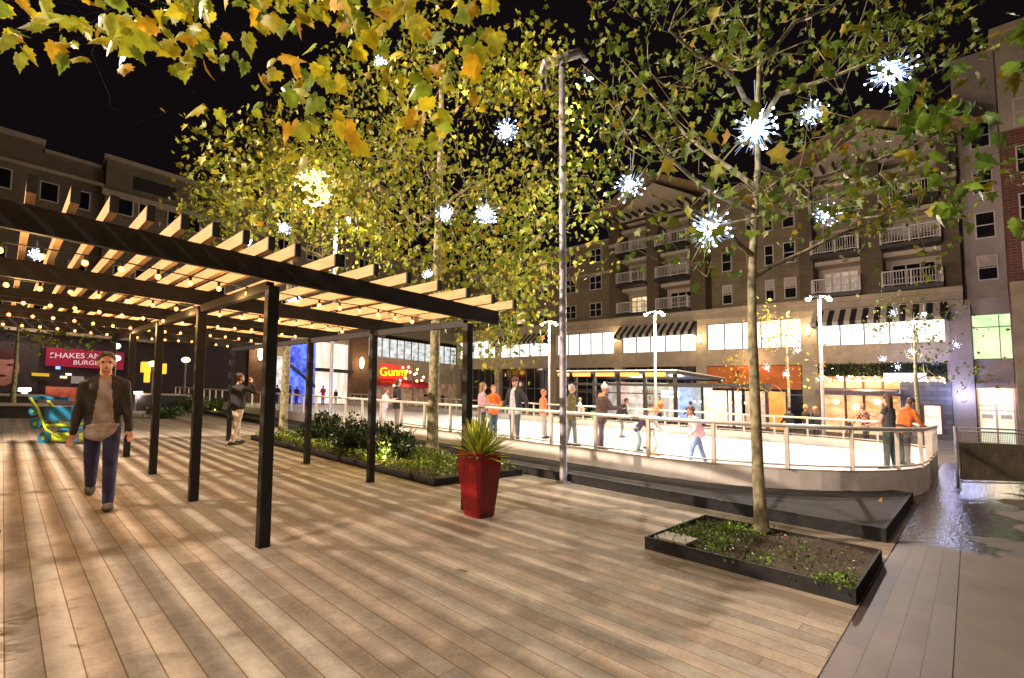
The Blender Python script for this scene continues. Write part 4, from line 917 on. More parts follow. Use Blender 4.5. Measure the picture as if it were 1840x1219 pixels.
for k in range(5):
    b=MB(); bx(b,PX0+2.3,PX0+2.8,13.7,14.8,.4+.42*k,.44+.42*k); sh_=pv.part(b,'shelf',M_white)
    for j in range(7):
        q=MB().lathe([(.045,0),(.05,.14),(.02,.2),(.02,.27)],6).build('bottle',random.choice([M_dark,ori,M_rail,so]),sh_,loc=(2.45,13.78+.15*j-15.4,.44+.42*k+GA*2.45+GB*(-1.5)),shear=False)
b=MB(); bx(b,PX0-1.0,PX0+.0,6.7,11.4,2.42,2.6); pv.part(b,'lower_canopy',M_dark)
for y in (6.8,8.3,9.8): 
    b=MB(); bx(b,PX0-.6,PX0-.5,y-.05,y+.05,0,2.42); pv.part(b,'canopy_post',M_dark)
lamp('pavilion_light','POINT',(28,15.5,2.7),330,(1,.8,.6),.4); lamp('pavilion_light','POINT',(27.4,12.5,2.7),160,(1,.85,.75),.4)
for i in range(12):
    y=7.3+i*.33; z=1.75+random.uniform(-.1,.1); b=MB(); b.ball((PX0+1.2,y,z),.055,8,6); pv.part(b,'bulb',M_bulb)
# kiosk shelving with lit wares under the lower canopy
for i,(a,c,cl,st) in enumerate([(7.0,7.8,(1,.4,.08),.35),(8.0,9.0,(.7,.55,.45),.4),(9.2,9.9,(.9,.9,.85),.7),(10.0,11.2,(1,.82,.7),.9)]):
    b=MB(); bx(b,PX0+3.4,PX0+3.5,a,c,.4,2.4); pv.part(b,'shop_display',emis('kiosk_glow_%d'%i,cl,st,False,(3,tuple(q*.3 for q in cl),cl)))
# ---------------------------------------------------------------- buildings closing the plaza on the left (facing the camera, along x)
YB=50.
lbd=Bld(thing('apartment_building','dim brown apartment building on the left skyline behind the pergola rafters','apartment building',(0,YB,0)),(0,YB,0))
def by(b,x0,x1,z0,z1,y0,y1,m=0): return b.box(x0,x1,y0,y1,z0,z1,m)
b=MB(); by(b,-40,1.2,5,18.9,YB,YB+8); by(b,1.2,4.9,5,18.6,YB+.8,YB+8); by(b,4.9,17.0,5,19.2,YB-.4,YB+8); lbd.part(b,'wall',M_tany)
b=MB(); by(b,-40,1.35,18.9,19.25,YB-.3,YB+8.1); by(b,1.36,4.7,18.6,18.85,YB+.5,YB+8.1); by(b,4.71,17.0,19.2,19.5,YB-.7,YB+8.1); lbd.part(b,'parapet',M_stone2)
b=MB(); by(b,-40,4.88,16.9,17.15,YB-.2,YB-.005); by(b,4.7,17,16.2,16.7,YB-.6,YB-.405); by(b,-40,17,4.95,5.6,YB-.9,YB-.61); lbd.part(b,'cornice',M_stone2)
def window_y(A,x,w,z0,z1,Y,n=2,lit=None):
    f=MB(); t=.08; x0,x1=x-w,x+w
    by(f,x0,x1,z0,z0+t,Y-.06,Y+.02);by(f,x0,x1,z1-t,z1,Y-.06,Y+.02);by(f,x0,x0+t,z0+t,z1-t,Y-.058,Y+.02);by(f,x1-t,x1,z0+t,z1-t,Y-.058,Y+.02)
    for k in range(1,n): q=x0+(x1-x0)*k/n; by(f,q-.04,q+.04,z0+t,z1-t,Y-.055,Y+.02)
    w_=A.part(f,'window',M_frame); p=MB(); by(p,x0+.02,x1-.02,z0+.02,z1-.02,Y-.02,Y+.015); p.v=[(a-A.b[0],c-A.b[1],d-A.b[2]) for a,c,d in p.v]; p.build('pane',lit or M_glass,w_)
for z in (6.3,9.2,12.1,14.9):
    for x in (-3,-.8,1.75,3.6,6.2,7.6,9.6,11.0,13.2,15.2): window_y(lbd,x,.55,z,z+1.5,YB+(-.4 if x>4.9 else (.8 if x>1.2 else 0)),1)
b=MB()
for x0,x1 in ((6.6,9.6),(10.8,14.2)): by(b,x0,x1,17.3,18.4,YB-.42,YB-.405)
lbd.part(b,'terrace_opening',M_dark)
# corner tower
ct=Bld(thing('corner_building','taller corner building with a pale roof band glimpsed through the middle tree crown','corner building',(24,YB,0)),(24,YB,0))
b=MB(); by(b,17.1,31,7.9,25.3,YB,YB+8); ct.part(b,'wall',M_tany)
b=MB(); by(b,16.9,31.2,25.3,25.9,YB-.4,YB+8.1); ct.part(b,'parapet',M_stone)
b=MB(); by(b,31.01,42.5,8.3,18.5,YB,YB+8); ct.part(b,'wall',M_tanb)
for z in (9,12,15,18,21):
    for x in (19,22,25,28): window_y(ct,x,.7,z,z+1.6,YB,2)
sb=Bld(thing('shopping_hall','bright two storey shopping hall with brick pillars, blue lit stairs and white shopfronts','shopping hall',(28,YB,0)),(28,YB,0))
# ground floors by their place on the facade
def rect(name,u0,v0,u1,v1,m,A=sb,Y=YB,d=.1,parent=None):
    x0,z1=fy(u0,v0,Y); x1,z0=fy(u1,v1,Y); b=MB(); by(b,min(x0,x1),max(x0,x1),min(z0,z1),max(z0,z1),Y-d,Y-d+.08); return A.part(b,name,m)
b=MB(); by(b,12,42,-.3,7.85,YB+.2,YB+7); sb.part(b,'wall',M_stucco)
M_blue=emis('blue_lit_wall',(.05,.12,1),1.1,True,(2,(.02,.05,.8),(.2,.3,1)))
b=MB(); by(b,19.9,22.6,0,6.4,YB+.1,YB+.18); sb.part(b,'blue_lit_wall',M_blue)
b=MB()
for k in range(9): b.tube([(19.9,YB-.3,3.9+.14*k),(22.5,YB-.3,1.9+.14*k)],.02,4)
b.prism([(19.9,3.9),(22.5,1.9),(22.5,1.6),(19.9,3.6)],YB-.5,YB-.2,'y'); sb.part(b,'stair_railing',mat('blue_dark_rail',(.02,.03,.12),.5))
b=MB(); by(b,22.7,26.3,0,6.5,YB+.0,YB+.08); sb.part(b,'white_shopfront',emis('white_shopfront_glow',(1,.9,.82),1.15,True,(.8,(.85,.5,.36),(1,.98,.95),(3,1,.4))))
b=MB(); by(b,22.6,26.4,3.35,3.7,YB-1.2,YB-.1); sb.part(b,'canopy',M_dark)
for x0,x1 in ((15.9,17.7),(26.4,28.4)):
    b=MB(); by(b,x0,x1,0,7.7,YB-.8,YB-.15); sb.part(b,'brick_pillar',M_redby)
    b=MB(); b.ball(((x0+x1)/2,YB-1.1,4.6),.25,10,8,sc=(1,1,2.6)); sb.part(b,'wall_lamp',emis('pillar_lamp',(1,.75,.4),7),smooth=True)
    lamp('pillar_lamp_light','POINT',((x0+x1)/2,YB-2.0,4.6),170,(1,.66,.32),.2)
b=MB(); by(b,17.8,19.8,1.2,4.6,YB+.1,YB+.18); sb.part(b,'shopfront',emis('pale_shopfront',(.9,.92,1),.8,False,(2,(.3,.3,.32),(1,1,1))))
M_glz=emis('pale_blue_glazing',(.75,.88,1),.85,True,(1.2,(.35,.42,.45),(.95,1,1),(1,1,2)))
b=MB(); by(b,28.5,41.9,5.6,7.8,YB+.0,YB+.08); g_=sb.part(b,'upper_glazing',M_glz)
b=MB()
for k in range(14): x=28.5+13.4*k/13; by(b,x-.05,x+.05,5.6,7.8,YB-.08,YB-.001)
b.v=[(a-28,c-YB,d) for a,c,d in b.v]; b.build('mullions',M_mull,g_)
b=MB(); by(b,28.5,42,3.0,5.55,YB-.3,YB+.1); sb.part(b,'sign_band',M_stone2)
b=MB(); by(b,28.5,42,0,2.95,YB-.02,YB+.1); sb.part(b,'shopfront',emis('dim_shopfront',(.8,.5,.35),.22,False,(1,(.08,.05,.04),(.8,.5,.35),(2,1,1))))
sg=thing('shop_sign','glowing red shop sign with yellow cursive lettering above a red awning','shop sign',(31.9,YB-.55,3.9))
b=MB(); b.box(-1.8,1.8,0,.2,-.85,.85); b.build('sign_board',emis('red_sign_glow',(1,.03,.015),.9),sg)
text('lettering','Gunny',1.45,emis('yellow_letters',(1,.8,0),2.6),(0,-.05,0),RY,sg,.03)
lamp('sign_glow','POINT',(31.9,YB-1.6,3.9),60,(1,.12,.04),.3)
b=MB(); b.prism([(YB-.35,3.0),(YB-1.6,2.55),(YB-1.6,2.2),(YB-.35,2.2)],29.6,36.6,'x'); sb.part(b,'red_awning',mat('red_awning',(.45,.01,.03),.7))
lamp('awning_light','POINT',(33,YB-2.2,2.2),80,(1,.6,.4),.3)
# low shops at far left
YL=44.
ls_=Bld(thing('shop_row','low dark shop row at far left with a magenta sign and a pale eave','shops',(4,YL,0)),(4,YL,0))
b=MB(); by(b,-12,14,-.2,4.9,YL+.3,YL+5); ls_.part(b,'wall',mat('dark_plum_wall',(.05,.035,.045),.8))
x0,z1=fy(75,602,YL); x1,z0=fy(215,628,YL); b=MB(); by(b,x0-3,x1+2,4.3,4.85,YL-.8,YL+.29); ls_.part(b,'eave',M_stone)
b=MB(); by(b,-12,14,4.9,5.1,YL-.9,YL+5); ls_.part(b,'roof',M_dark)
x0,z1=fy(83,628,YL); x1,z0=fy(221,661,YL)
sg=thing('shop_sign','wide magenta shop sign with two lines of white letters behind the walking man','shop sign',((x0+x1)/2,YL-.2,(z0+z1)/2))
w=(x1-x0)/2; b=MB(); b.box(-w,w,0,.15,-.62,.62); b.build('sign_board',emis('magenta_sign',(.55,.005,.07),.28),sg)
text('lettering','SHAKES AND',.5,emis('white_letters',(1,.85,.85),.55),(-.35,-.04,.18),RY,sg,.02); text('lettering','BURGERS',.42,bpy.data.materials['white_letters'],(.2,-.04,-.28),RY,sg,.02)
b=MB(); 
for (u0,v0,u1,v1,c,s_) in [(100,658,108,664,(.15,.35,1),2.5),(108,676,120,680,(1,.7,.3),3),(118,671,128,675,(1,.75,.4),3),(128,676,150,690,(.5,.45,.4),.3)]:
    rect('lit_menu',u0,v0,u1,v1,emis('menu_glow_%d'%u0,c,s_),ls_,YL,.1)
rect('red_poster',80,694,165,722,emis('red_poster_glow',(.6,.05,.02),.45,False,(1.5,(.3,.02,.01),(.9,.25,.12))),ls_,YL,1.5)
# portrait poster: a plain generic face
x,z=fy(18,660,YL); ps=thing('poster','large poster of a plain pink face on the dark wall at the left edge','poster',(x,YL,z))
b=MB(); b.box(-1.7,1.3,.1,.2,-1.6,1.6); b.build('poster_board',mat('poster_dark',(.06,.045,.055),.6),ps)
pk=mat('poster_skin',(.6,.28,.26),.7,var=.2,scale=3); b=MB(); b.ball((-.3,.06,-.05),1.0,20,12,sc=(.72,.06,1.15)); b.build('face',pk,ps)
dk=mat('poster_ink',(.1,.03,.04),.7)
for q,r,sc in (((-.6,-.01,.15),.17,(1,.15,.4)),((.0,-.01,.15),.17,(1,.15,.4)),((-.3,-.01,-.55),.2,(1,.15,.35)),((-.3,.02,.78),.62,(1,.08,.55))): MB().ball(q,r,12,8,sc=sc).build('feature',dk,ps)
lamp('poster_light','POINT',(x,YL-2.5,4.2),70,(1,.75,.6),.2)
rect('yellow_plate',57,670,88,677,emis('yellow_plate_glow',(.9,.6,.02),.6),ls_,YL,.2)
# things between: bollard lights, yellow lanterns, barrier rails
def bollard(label,u,v,h=1.0,Y=30.):
    x,_=fy(u,v,Y); o=thing('bollard_light',label,'bollard light',(x,Y,0),'bollard lights at the far end of the deck')
    MB().lathe([(.12,0),(.12,h*.8)],12).build('post',M_galv,o,shear=False); MB().lathe([(.2,h*.8+.01),(.2,h*.95)],12).build('lamp_cap',emis('bollard_glow',(1,.85,.8),7),o,shear=False)
    lamp('bollard_glow','POINT',(x,Y-.3,h*.7),25,(1,.8,.7),.1)
bollard('lit bollard light at far left in front of the dark wall',45,690); bollard('lit bollard light just right of the walking man, far back',248,697)
for u,v,w,h,l in [(262,660,10,14,'larger amber lantern glowing far back between pergola posts'),(293,663,7,14,'smaller amber lantern glowing right of its larger twin'),(264,678,6,14,'narrow amber sign glowing under the larger amber lantern')]:
    x,z=fy(u,v,36); o=thing('lantern',l,'lantern',(x,36,z)); ww=w/2*.045;hh=h/2*.045
    b=MB(); b.box(-ww,ww,-ww,ww,-hh,hh); b.build('shade',emis('amber_lantern',(1,.5,.03),1.6),o,shear=False,bevel=.03); MB().box(-ww*.8,ww*.8,-ww*.8,ww*.8,hh+.01,hh+.12).build('cap',M_dark,o,shear=False)
for u,v,l in ((275,654,'bright oval lamp glowing between the two amber lanterns'),(334,647,'round yellow lamp on a grey pole behind the pergola'),(208,622,'upper white lamp glimpsed above the walking man'),(208,644,'lower white lamp glimpsed above the walking man')):
    x,z=fy(u,v,34); o=thing('street_lamp',l,'street lamp',(x,34,0)); MB().lathe([(.06,0),(.045,z-.1)],8).build('pole',M_galv,o,shear=False); MB().ball((0,0,z),.16,10,8,sc=(1.4,1,1)).build('lamp_head',emis('lamp_glow',(1,.85,.4) if u>220 else (.9,1,.95),7),o,shear=False,smooth=True)
# ---------------------------------------------------------------- people
_cm={}
def cmat(c,rough=.8,kind='cloth'):
    k=(c,rough)
    if k not in _cm:
        _cm[k]=mat('cloth_%02d'%len(_cm) if kind=='cloth' else kind,c,rough,var=.25,scale=14,bump=.25,bscale=120)
    return _cm[k]
SKIN=mat('skin',(.52,.25,.16),.5,var=.1,scale=12); SKIN2=mat('skin_fair',(.62,.33,.24),.5,var=.1,scale=12)
EYE=mat('eye',(.02,.015,.012),.2)
def solid(name,segs,balls,voxel,m,parent,smooth=4,mats=None,shade=None):
    """segs: (p,q,r1,r2) tapered limbs, balls: (c,(rx,ry,rz)[,rot]) -> one continuous skin"""
    b=MB()
    for p,q,r1,r2 in segs:
        p=Vector(p);q=Vector(q); b.tube([p,q],[r1,r2],12); b.ball(tuple(p),r1,12,8); b.ball(tuple(q),r2,12,8)
    for e in balls:
        n=len(b.v); b.ball((0,0,0),1,16,12,sc=e[1]); 
        Mx=e[2] if len(e)>2 else Matrix.Identity(3)
        for i in range(n,len(b.v)): b.v[i]=tuple(Mx@Vector(b.v[i])+Vector(e[0]))
    me=bpy.data.meshes.new(name); me.from_pydata([tuple(v) for v in b.v],[],b.f); o=bpy.data.objects.new(name,me); COL.objects.link(o)
    r=o.modifiers.new('r','REMESH'); r.mode='VOXEL'; r.voxel_size=voxel
    s=o.modifiers.new('s','SMOOTH'); s.iterations=smooth; s.factor=.5
    dg=bpy.context.evaluated_depsgraph_get(); me2=bpy.data.meshes.new_from_object(o.evaluated_get(dg)); bpy.data.objects.remove(o); bpy.data.meshes.remove(me)
    me2.name=name; me2.polygons.foreach_set('use_smooth',[True]*len(me2.polygons)); me2.materials.clear(); me2.materials.append(m)
    o=bpy.data.objects.new(name,me2); COL.objects.link(o); o.parent=parent; return o
def person(label,loc,h,face,top,legs,hair,legL=(0,0),legR=(0,0),armL=(0,.12,.2),armR=(0,.12,.2),lean=0,headturn=0,headdown=0,topc='jacket',hairlen=0,hat=None,vox=.016,skin=None,skate=False,shoe=(.03,.025,.02),shirt=None,girth=1.,topmat=None,group=None,bare=False,hood=None,topw=1.,coat=0):
    """face: heading in the plaza (radians); legs are (hip flex, knee flex); arms are (flex, abduct, elbow)"""
    o=thing('person',label,'person',loc,group,rot=face); skin=skin or SKIN; s=h/1.76
    V=Vector
    def rotY(a): return Matrix.Rotation(a,3,'Y')
    pel=V((0,0,.95)); tilt=rotY(lean)
    def T(x,y,z): return pel+tilt@V((x,y,z))
    neck=T(0,0,.53); hd=neck+rotY(lean*.5+headdown)@V((.025,0,.15)); 
    J={}
    for sd,(hf,kf),nm_ in ((1,legL,'L'),(-1,legR,'R')):
        hip=V((0,.082*sd,.92)); kn=hip+rotY(-hf)@V((0,-.002*sd,-.43)); an=kn+rotY(-hf+kf)@V((0,.0,-.42)); J['hip'+nm_]=hip;J['kn'+nm_]=kn;J['an'+nm_]=an
        J['toe'+nm_]=an+rotY((-hf+kf)*.35)@V((.09,.01*sd,-.045))
        J['fa'+nm_]=(-hf+kf)*.35
    low=min(J['anL'].z,J['anR'].z)-.075
    for sd,(fl,ab,el),nm_ in ((1,armL,'L'),(-1,armR,'R')):
        sh=T(0,.172*sd*girth,.445); rot=tilt@Matrix.Rotation(ab*sd,3,'X')@rotY(-fl); e=sh+rot@V((0,0,-.29)); rot2=rot@rotY(-el); w=e+rot2@V((0,0,-.25)); J['sh'+nm_]=sh;J['el'+nm_]=e;J['wr'+nm_]=w;J['hr'+nm_]=rot2
    off=V((0,0,-low)); 
    def P(v): return (v+off)*s
    fine_=vox<.013
    # body: one continuous surface
    sg=[];bl=[]
    k=s
    for n in 'LR':
        sg+=[(P(J['hip'+n]),P(J['kn'+n]),.072*k,.052*k),(P(J['kn'+n]),P(J['an'+n]),.05*k,.034*k),(P(J['an'+n]),P(J['toe'+n]),.034*k,.022*k)]
        sg+=[(P(J['sh'+n]),P(J['el'+n]),.045*k,.036*k),(P(J['el'+n]),P(J['wr'+n]),.034*k,.024*k)]
        # hand: palm, four fingers and a thumb
        r=J['hr'+n]; w=J['wr'+n]; sd=1 if n=='L' else -1
        pc=w+r@V((.0,0,-.045)); bl.append((P(pc),(.016*k,.036*k,.045*k),r))
        for i,(yy,ln) in enumerate(((-.027,.066),(-.009,.075),(.009,.07),(.026,.055))):
            a=w+r@V((0,yy*1.0,-.085)); c=a+r@V((.012,0,-ln*.5)); d=c+r@V((.028,0,-ln*.42))
            sg+=[(P(a),P(c),.0095*k,.0088*k),(P(c),P(d),.0088*k,.0072*k)]
        a=w+r@V((.008,-.03*sd,-.03)); c=a+r@V((.02,-.022*sd,-.03)); sg+=[(P(a),P(c),.012*k,.010*k),(P(c),P(c+r@V((.012,-.004*sd,-.028))),.010*k,.008*k)]
    for z,rx_,ry_ in ((.0,.10,.155),(.06,.096,.147),(.12,.092,.14),(.195,.098,.147),(.27,.105,.155),(.335,.105,.155),(.385,.10,.15)): bl.append((P(T(0,0,z)),(rx_*k,ry_*k,.10*k),tilt))
    sg.append((P(T(0,0,.47)),P(neck+V((.012,0,.06))),.058*k,.052*k))
    hr=rotY(lean*.4+headdown)@Matrix.Rotation(headturn,3,'Z')
    def HD(x,y,z): return P(hd+hr@V((x,y,z)))
    bl+=[(HD(-.008,0,.025),(.095*k,.076*k,.092*k),hr),(HD(.028,0,-.045),(.060*k,.056*k,.068*k),hr),(HD(.09,0,-.018),(.017*k,.012*k,.022*k),hr),(HD(.07,0,-.075),(.02*k,.026*k,.018*k),hr),
         (HD(-.005,.073,-.01),(.02*k,.012*k,.032*k),hr),(HD(-.005,-.073,-.01),(.02*k,.012*k,.032*k),hr),(HD(.083,0,-.052),(.012*k,.024*k,.008*k),hr),(HD(.075,0,.025),(.02*k,.05*k,.012*k),hr)]
    solid('body',sg,bl,vox*(.62 if fine_ else .8),skin,o,2)
    for y in (-.032,.032): MB().ball(tuple(HD(.083,y,.006)),.0105*k,8,6).build('eye',EYE,o,shear=False,smooth=True)
    if fine_: MB().ball((0,0,0),1,10,6,sc=(.007*k,.026*k,.006*k)).build('mouth',mat('lips',(.3,.07,.06),.5),o,loc=tuple(HD(.091,0,-.058)),shear=False,smooth=True)
    # trousers
    sg=[]
    for n in 'LR': sg+=[(P(J['hip'+n]),P(J['kn'+n]),.088*k*girth,.068*k),(P(J['kn'+n]),P(J['an'+n]+(J['kn'+n]-J['an'+n])*.04),.068*k,.054*k)]
    solid('trousers',sg,[(P(V((-.005,0,.97))),(.125*k*girth,.165*k*girth,.13*k))],vox,cmat(legs),o,3)
    # top
    g=girth*topw; sg=[];bl=[]
    for z,rx_,ry_ in ((-.02,.132,.172),(.03,.13,.168),(.08,.128,.164),(.13,.127,.163),(.18,.128,.167),(.23,.13,.173),(.28,.132,.178),(.33,.131,.182),(.38,.128,.183)): bl.append((P(T(0,0,z)),(rx_*k*g,ry_*k*g,.14*k),tilt))
    if coat: bl.append((P(T(0,0,-coat)),(.14*k*g,.18*k*g,.16*k),tilt))
    for n in 'LR':
        sg.append((P(J['sh'+n]+V((0,0,-.01))),P(J['el'+n]),.060*k*topw,.053*k*topw))
        if not bare: sg.append((P(J['el'+n]),P(J['wr'+n]),.054*k*topw,.038*k*topw))
    if bare: sg=[(P(J['sh'+n]+V((0,0,-.01))),P(J['sh'+n]*.75+J['el'+n]*.25),.06*k,.052*k) for n in 'LR']
    sg+=[(P(T(0,.03*q,.505)),P(T(0,.15*q,.45)),.055*k,.05*k) for q in (-1,1)]
    top_=solid(topc,sg,bl,vox,topmat or cmat(top),o,3)
    if shirt: # open jacket: the shirt shows between its fronts and below its hem
        me=top_.data; me.materials.append(cmat(shirt)); z0=P(T(0,0,.47)).z
        for q in me.polygons:
            c=q.center; w=(.05+.10*max(0,z0-c.z))*k
            if c.x>P(T(0,0,.2)).x+.0 and abs(c.y)<w and c.z<z0+.06*k and q.normal.x>.1: q.material_index=1
        solid('shirt',[],[(P(V((0,0,z))),(.137*k*g,.170*k*g,.09*k)) for z in (.84,.88,.93)],vox,cmat(tuple(min(1,c*1.25) for c in shirt)),o,2)
    # shoes
    for n in 'LR':
        a=J['an'+n]; q=rotY(J['fa'+n]); c=a+q@V((.045,0,-.042))
        sh_=solid('shoe',[(P(a+V((-.005,0,.0))),P(a+q@V((-.02,0,-.03))),.046*k,.045*k)],[(P(c),(.15*k,.054*k,.046*k),q)],vox,cmat(shoe),o,2)
        if skate:
            b=MB(); p=[P(a+q@V((x,0,z))) for x,z in ((-.09,-.075),(.17,-.075),(.18,-.10),(-.09,-.10))]; b.prism([(v.x,v.z) for v in p],p[0].y-.004,p[0].y+.004,'y'); b.build('blade',M_galv,sh_,shear=False)
    # hair or hat
    hb=[(HD(-.022,0,.045),(.100*k,.086*k,.086*k),hr),(HD(-.05,0,-.01),(.065*k,.078*k,.08*k),hr)]
    hs=[]
    if hairlen: 
        for y in(-.045,0,.045): hs.append((HD(-.06,y,.03),HD(-.075,y*1.3,-.10-hairlen),.045*k,.032*k))
    if hat is None or hairlen: solid('hair',hs,hb,vox*.8,cmat(hair,.6),o,2)
    if hat: 
        c,kind=hat
        solid('hat',[(HD(.03,0,.06),HD(.125,0,.045),.045*k,.02*k)] if kind=='cap' else [],[(HD(-.012,0,.065),(.108*k,.094*k,.085*k),hr)]+([(HD(-.02,0,.165),(.04*k,.04*k,.04*k),hr)] if kind=='knit' else []),vox*.8,cmat(c),o,2)
    if hood: solid('fur_hood',[],[(P(T(-.05,0,.50)),(.10*k,.15*k,.075*k),tilt)],vox,cmat(hood,.95),o,1)
    return o
HD0=math.atan2(.685,.725)            # straight away from the camera
TO=HD0+math.pi                        # towards the camera
RT=HD0-math.pi/2; LF=HD0+math.pi/2    # to the right and left of the picture
def pl(u,v,h=0): x,y=gp(u,v,h); return (x,y,h)
D2=math.radians
BR=(.06,.03,.015);BK=(.015,.013,.014);BL=(.45,.28,.1)
person('man in dark jacket, pale shirt and blue jeans walking towards the camera on the deck',pl(176,912),1.80,math.atan2(-6.9,-.77),(.035,.03,.032),(.03,.03,.10),(.05,.025,.012),legL=(D2(15),D2(5)),legR=(D2(-15),D2(30)),armL=(.12,.12,.25),armR=(-.1,.14,.2),shirt=(.36,.31,.31),topw=.98,skin=SKIN2,vox=.012,lean=.03,shoe=(.07,.05,.035))
ph=person('man in black sweater and khaki trousers under the pergola with a phone at his ear',pl(425,799),1.78,HD0-.5,(.012,.012,.016),(.62,.5,.4),(.09,.04,.02),legL=(D2(7),D2(3)),legR=(D2(-8),D2(8)),armL=(.1,.2,.5),armR=(1.1,.35,2.1),girth=1.2,vox=.012,topc='sweater',headturn=-.2)
ci=lambda u,v:pl(u,v,ICE)
person('man in a cap and open black jacket over a pale shirt standing behind the rail',ci(925,799),1.86,TO-.55,(.018,.016,.02),(.06,.06,.07),BR,hat=((.10,.04,.03),'cap'),shirt=(.4,.36,.42),armL=(-.25,.45,.7),armR=(-.2,.4,.7),topw=1.15,vox=.012,lean=-.02)
person('woman with long light brown hair and a mauve jacket skating beside the woman in orange',ci(866,797),1.68,RT+.3,(.45,.25,.3),(.03,.035,.05),(.25,.13,.06),hairlen=.22,armR=(.3,.1,1.2),armL=(.3,.1,1.2),skate=True,skin=SKIN2)
person('skater in a bright orange jacket close beside the woman with long hair',ci(886,793),1.64,TO+.6,(.95,.17,.02),(.05,.10,.14),(.35,.12,.06),armL=(.4,.1,1.1),armR=(.3,.1,.9),skate=True,skin=SKIN2)
person('skater in a washed orange and grey top just left of the tall light pole',ci(976,788),1.62,RT,(.75,.16,.06),(.35,.3,.28),(.4,.13,.06),legL=(.2,.15),armL=(.2,.2,.5),skate=True,girth=1.1)
person('older skater in a khaki coat partly hidden behind the tall light pole',ci(1027,801),1.76,RT+.2,(.16,.12,.045),(.12,.13,.14),(.5,.42,.38),legL=(-.1,.1),legR=(.15,.1),skate=True,coat=.12,topc='coat',skin=SKIN2)
person('woman in a brown puffer jacket with fur hood and white knit hat on the ice',ci(1080,812),1.74,RT+.15,(.10,.055,.05),(.07,.05,.07),BR,legL=(.1,.1),legR=(-.05,.15),armL=(.6,.1,1.0),armR=(.75,.1,.9),lean=.16,hat=((.7,.65,.6),'knit'),hood=(.5,.28,.14),topw=1.25,skate=True,shoe=(.2,.17,.2),topc='puffer_jacket',coat=.1)
person('skater in a loose black jacket bending forward near the far side of the children',ci(1113,786),1.55,RT-.2,(.02,.018,.02),(.12,.12,.12),BR,lean=.5,armL=(.7,.2,.4),armR=(.7,.2,.4),legL=(.3,.4),legR=(.3,.4),skate=True,topw=1.25)
person('small child in a purple grey top leaning on a skating aid',ci(1146,812),1.12,RT,(.10,.07,.11),(.30,.42,.42),(.3,.2,.25),lean=.55,armL=(1.1,.1,.3),armR=(1.1,.1,.3),legL=(.35,.5),legR=(.1,.4),skate=True,vox=.014,hat=((.12,.08,.14),'beanie'))
person('helper in white trousers and a cream top stooping over the small child',ci(1160,806),1.35,RT,(.65,.55,.48),(.75,.68,.6),(.6,.35,.15),lean=.75,armL=(1.0,.2,.3),armR=(1.0,.2,.3),legL=(.4,.6),legR=(.2,.5),skate=True,skin=SKIN2)
person('skater in bright orange hoodie with outstretched arm near the far rail',ci(1185,770),1.72,LF+.5,(.95,.17,.01),(.02,.025,.05),BK,armL=(1.2,.5,.5),armR=(.3,.2,.6),skate=True,girth=1.15)
person('child in a pale pink jacket and blue jeans leaning into a stride on the ice',ci(1256,836),1.33,LF+.1,(.95,.55,.60),(.22,.30,.55),(.12,.05,.03),lean=.35,legL=(.55,.35),legR=(-.25,.1),armL=(.6,.3,.5),armR=(-.5,.5,.3),skate=True,vox=.014,topw=1.3,shoe=(.3,.3,.4))
# checked shirt
m,nt,bb=nm('checked_shirt'); tc=N(nt,'ShaderNodeTexCoord'); ck=N(nt,'ShaderNodeTexChecker'); ck.inputs['Scale'].default_value=13; ck.inputs['Color1'].default_value=(.75,.32,.2,1); ck.inputs['Color2'].default_value=(.07,.03,.03,1); L(nt,tc.outputs['Object'],ck.inputs[0]); L(nt,ck.outputs[0],bb.inputs['Base Color'])
person('man in a red and cream checked shirt skating away with a child at his side',ci(1557,800),1.68,HD0+.3,(.5,.2,.1),(.03,.03,.04),(.35,.2,.12),armL=(.3,.55,.1),armR=(.2,.25,.3),lean=.2,topmat=m,girth=1.15,skate=True,topw=1.15,topc='shirt')
person('small child in a black jacket held by the man in the checked shirt',ci(1531,797),1.05,HD0+.5,BK,(.2,.2,.22),(.12,.05,.03),armR=(.5,.4,.2),legL=(.2,.3),lean=.2,skate=True,vox=.014,topw=1.2)
person('woman with long brown hair, grey vest and bare arms at the right end rail',ci(1601,848),1.74,HD0+.45,(.05,.045,.048),(.035,.055,.055),(.10,.05,.02),hairlen=.32,bare=True,armR=(.5,.1,1.3),armL=(.3,.1,.9),vox=.012,skin=SKIN2,topc='vest',legL=(.05,.02),legR=(-.05,.05),topw=.98)
person('man in an orange long sleeved top looking down at the right end of the rail',ci(1627,836),1.78,RT+.1,(.62,.15,.025),(.03,.03,.035),(.10,.04,.02),lean=.28,headdown=.4,armL=(.7,.1,.6),armR=(.6,.1,.6),girth=1.12,vox=.013)
person('girl in pale lilac hoodie and light jeans at the rail beyond the front posts',ci(690,769),1.45,RT+.2,(.72,.48,.56),(.5,.55,.62),(.15,.06,.03),armL=(.7,.1,1.3),armR=(.7,.1,1.3),topw=1.2,topc='hoodie',lean=.1)
person('tall figure in a black hooded coat beside the girl in the lilac hoodie',ci(713,768),1.78,RT+.6,BK,(.28,.22,.2),BK,coat=.15,topw=1.25,topc='coat',skate=True,hood=(.012,.012,.012))
person('woman in a bright pink top standing at the far rail before the white shopfront',ci(468+112,727),1.66,TO,(.85,.06,.28),(.06,.06,.08),(.3,.15,.06),armL=(.2,.2,1.2),armR=(.2,.2,1.2),skate=True)
person('small child in a dark top and pale trousers near the woman in bright pink',ci(603,725),1.4,TO,(.05,.03,.03),(.45,.35,.28),(.6,.4,.3),skate=True)
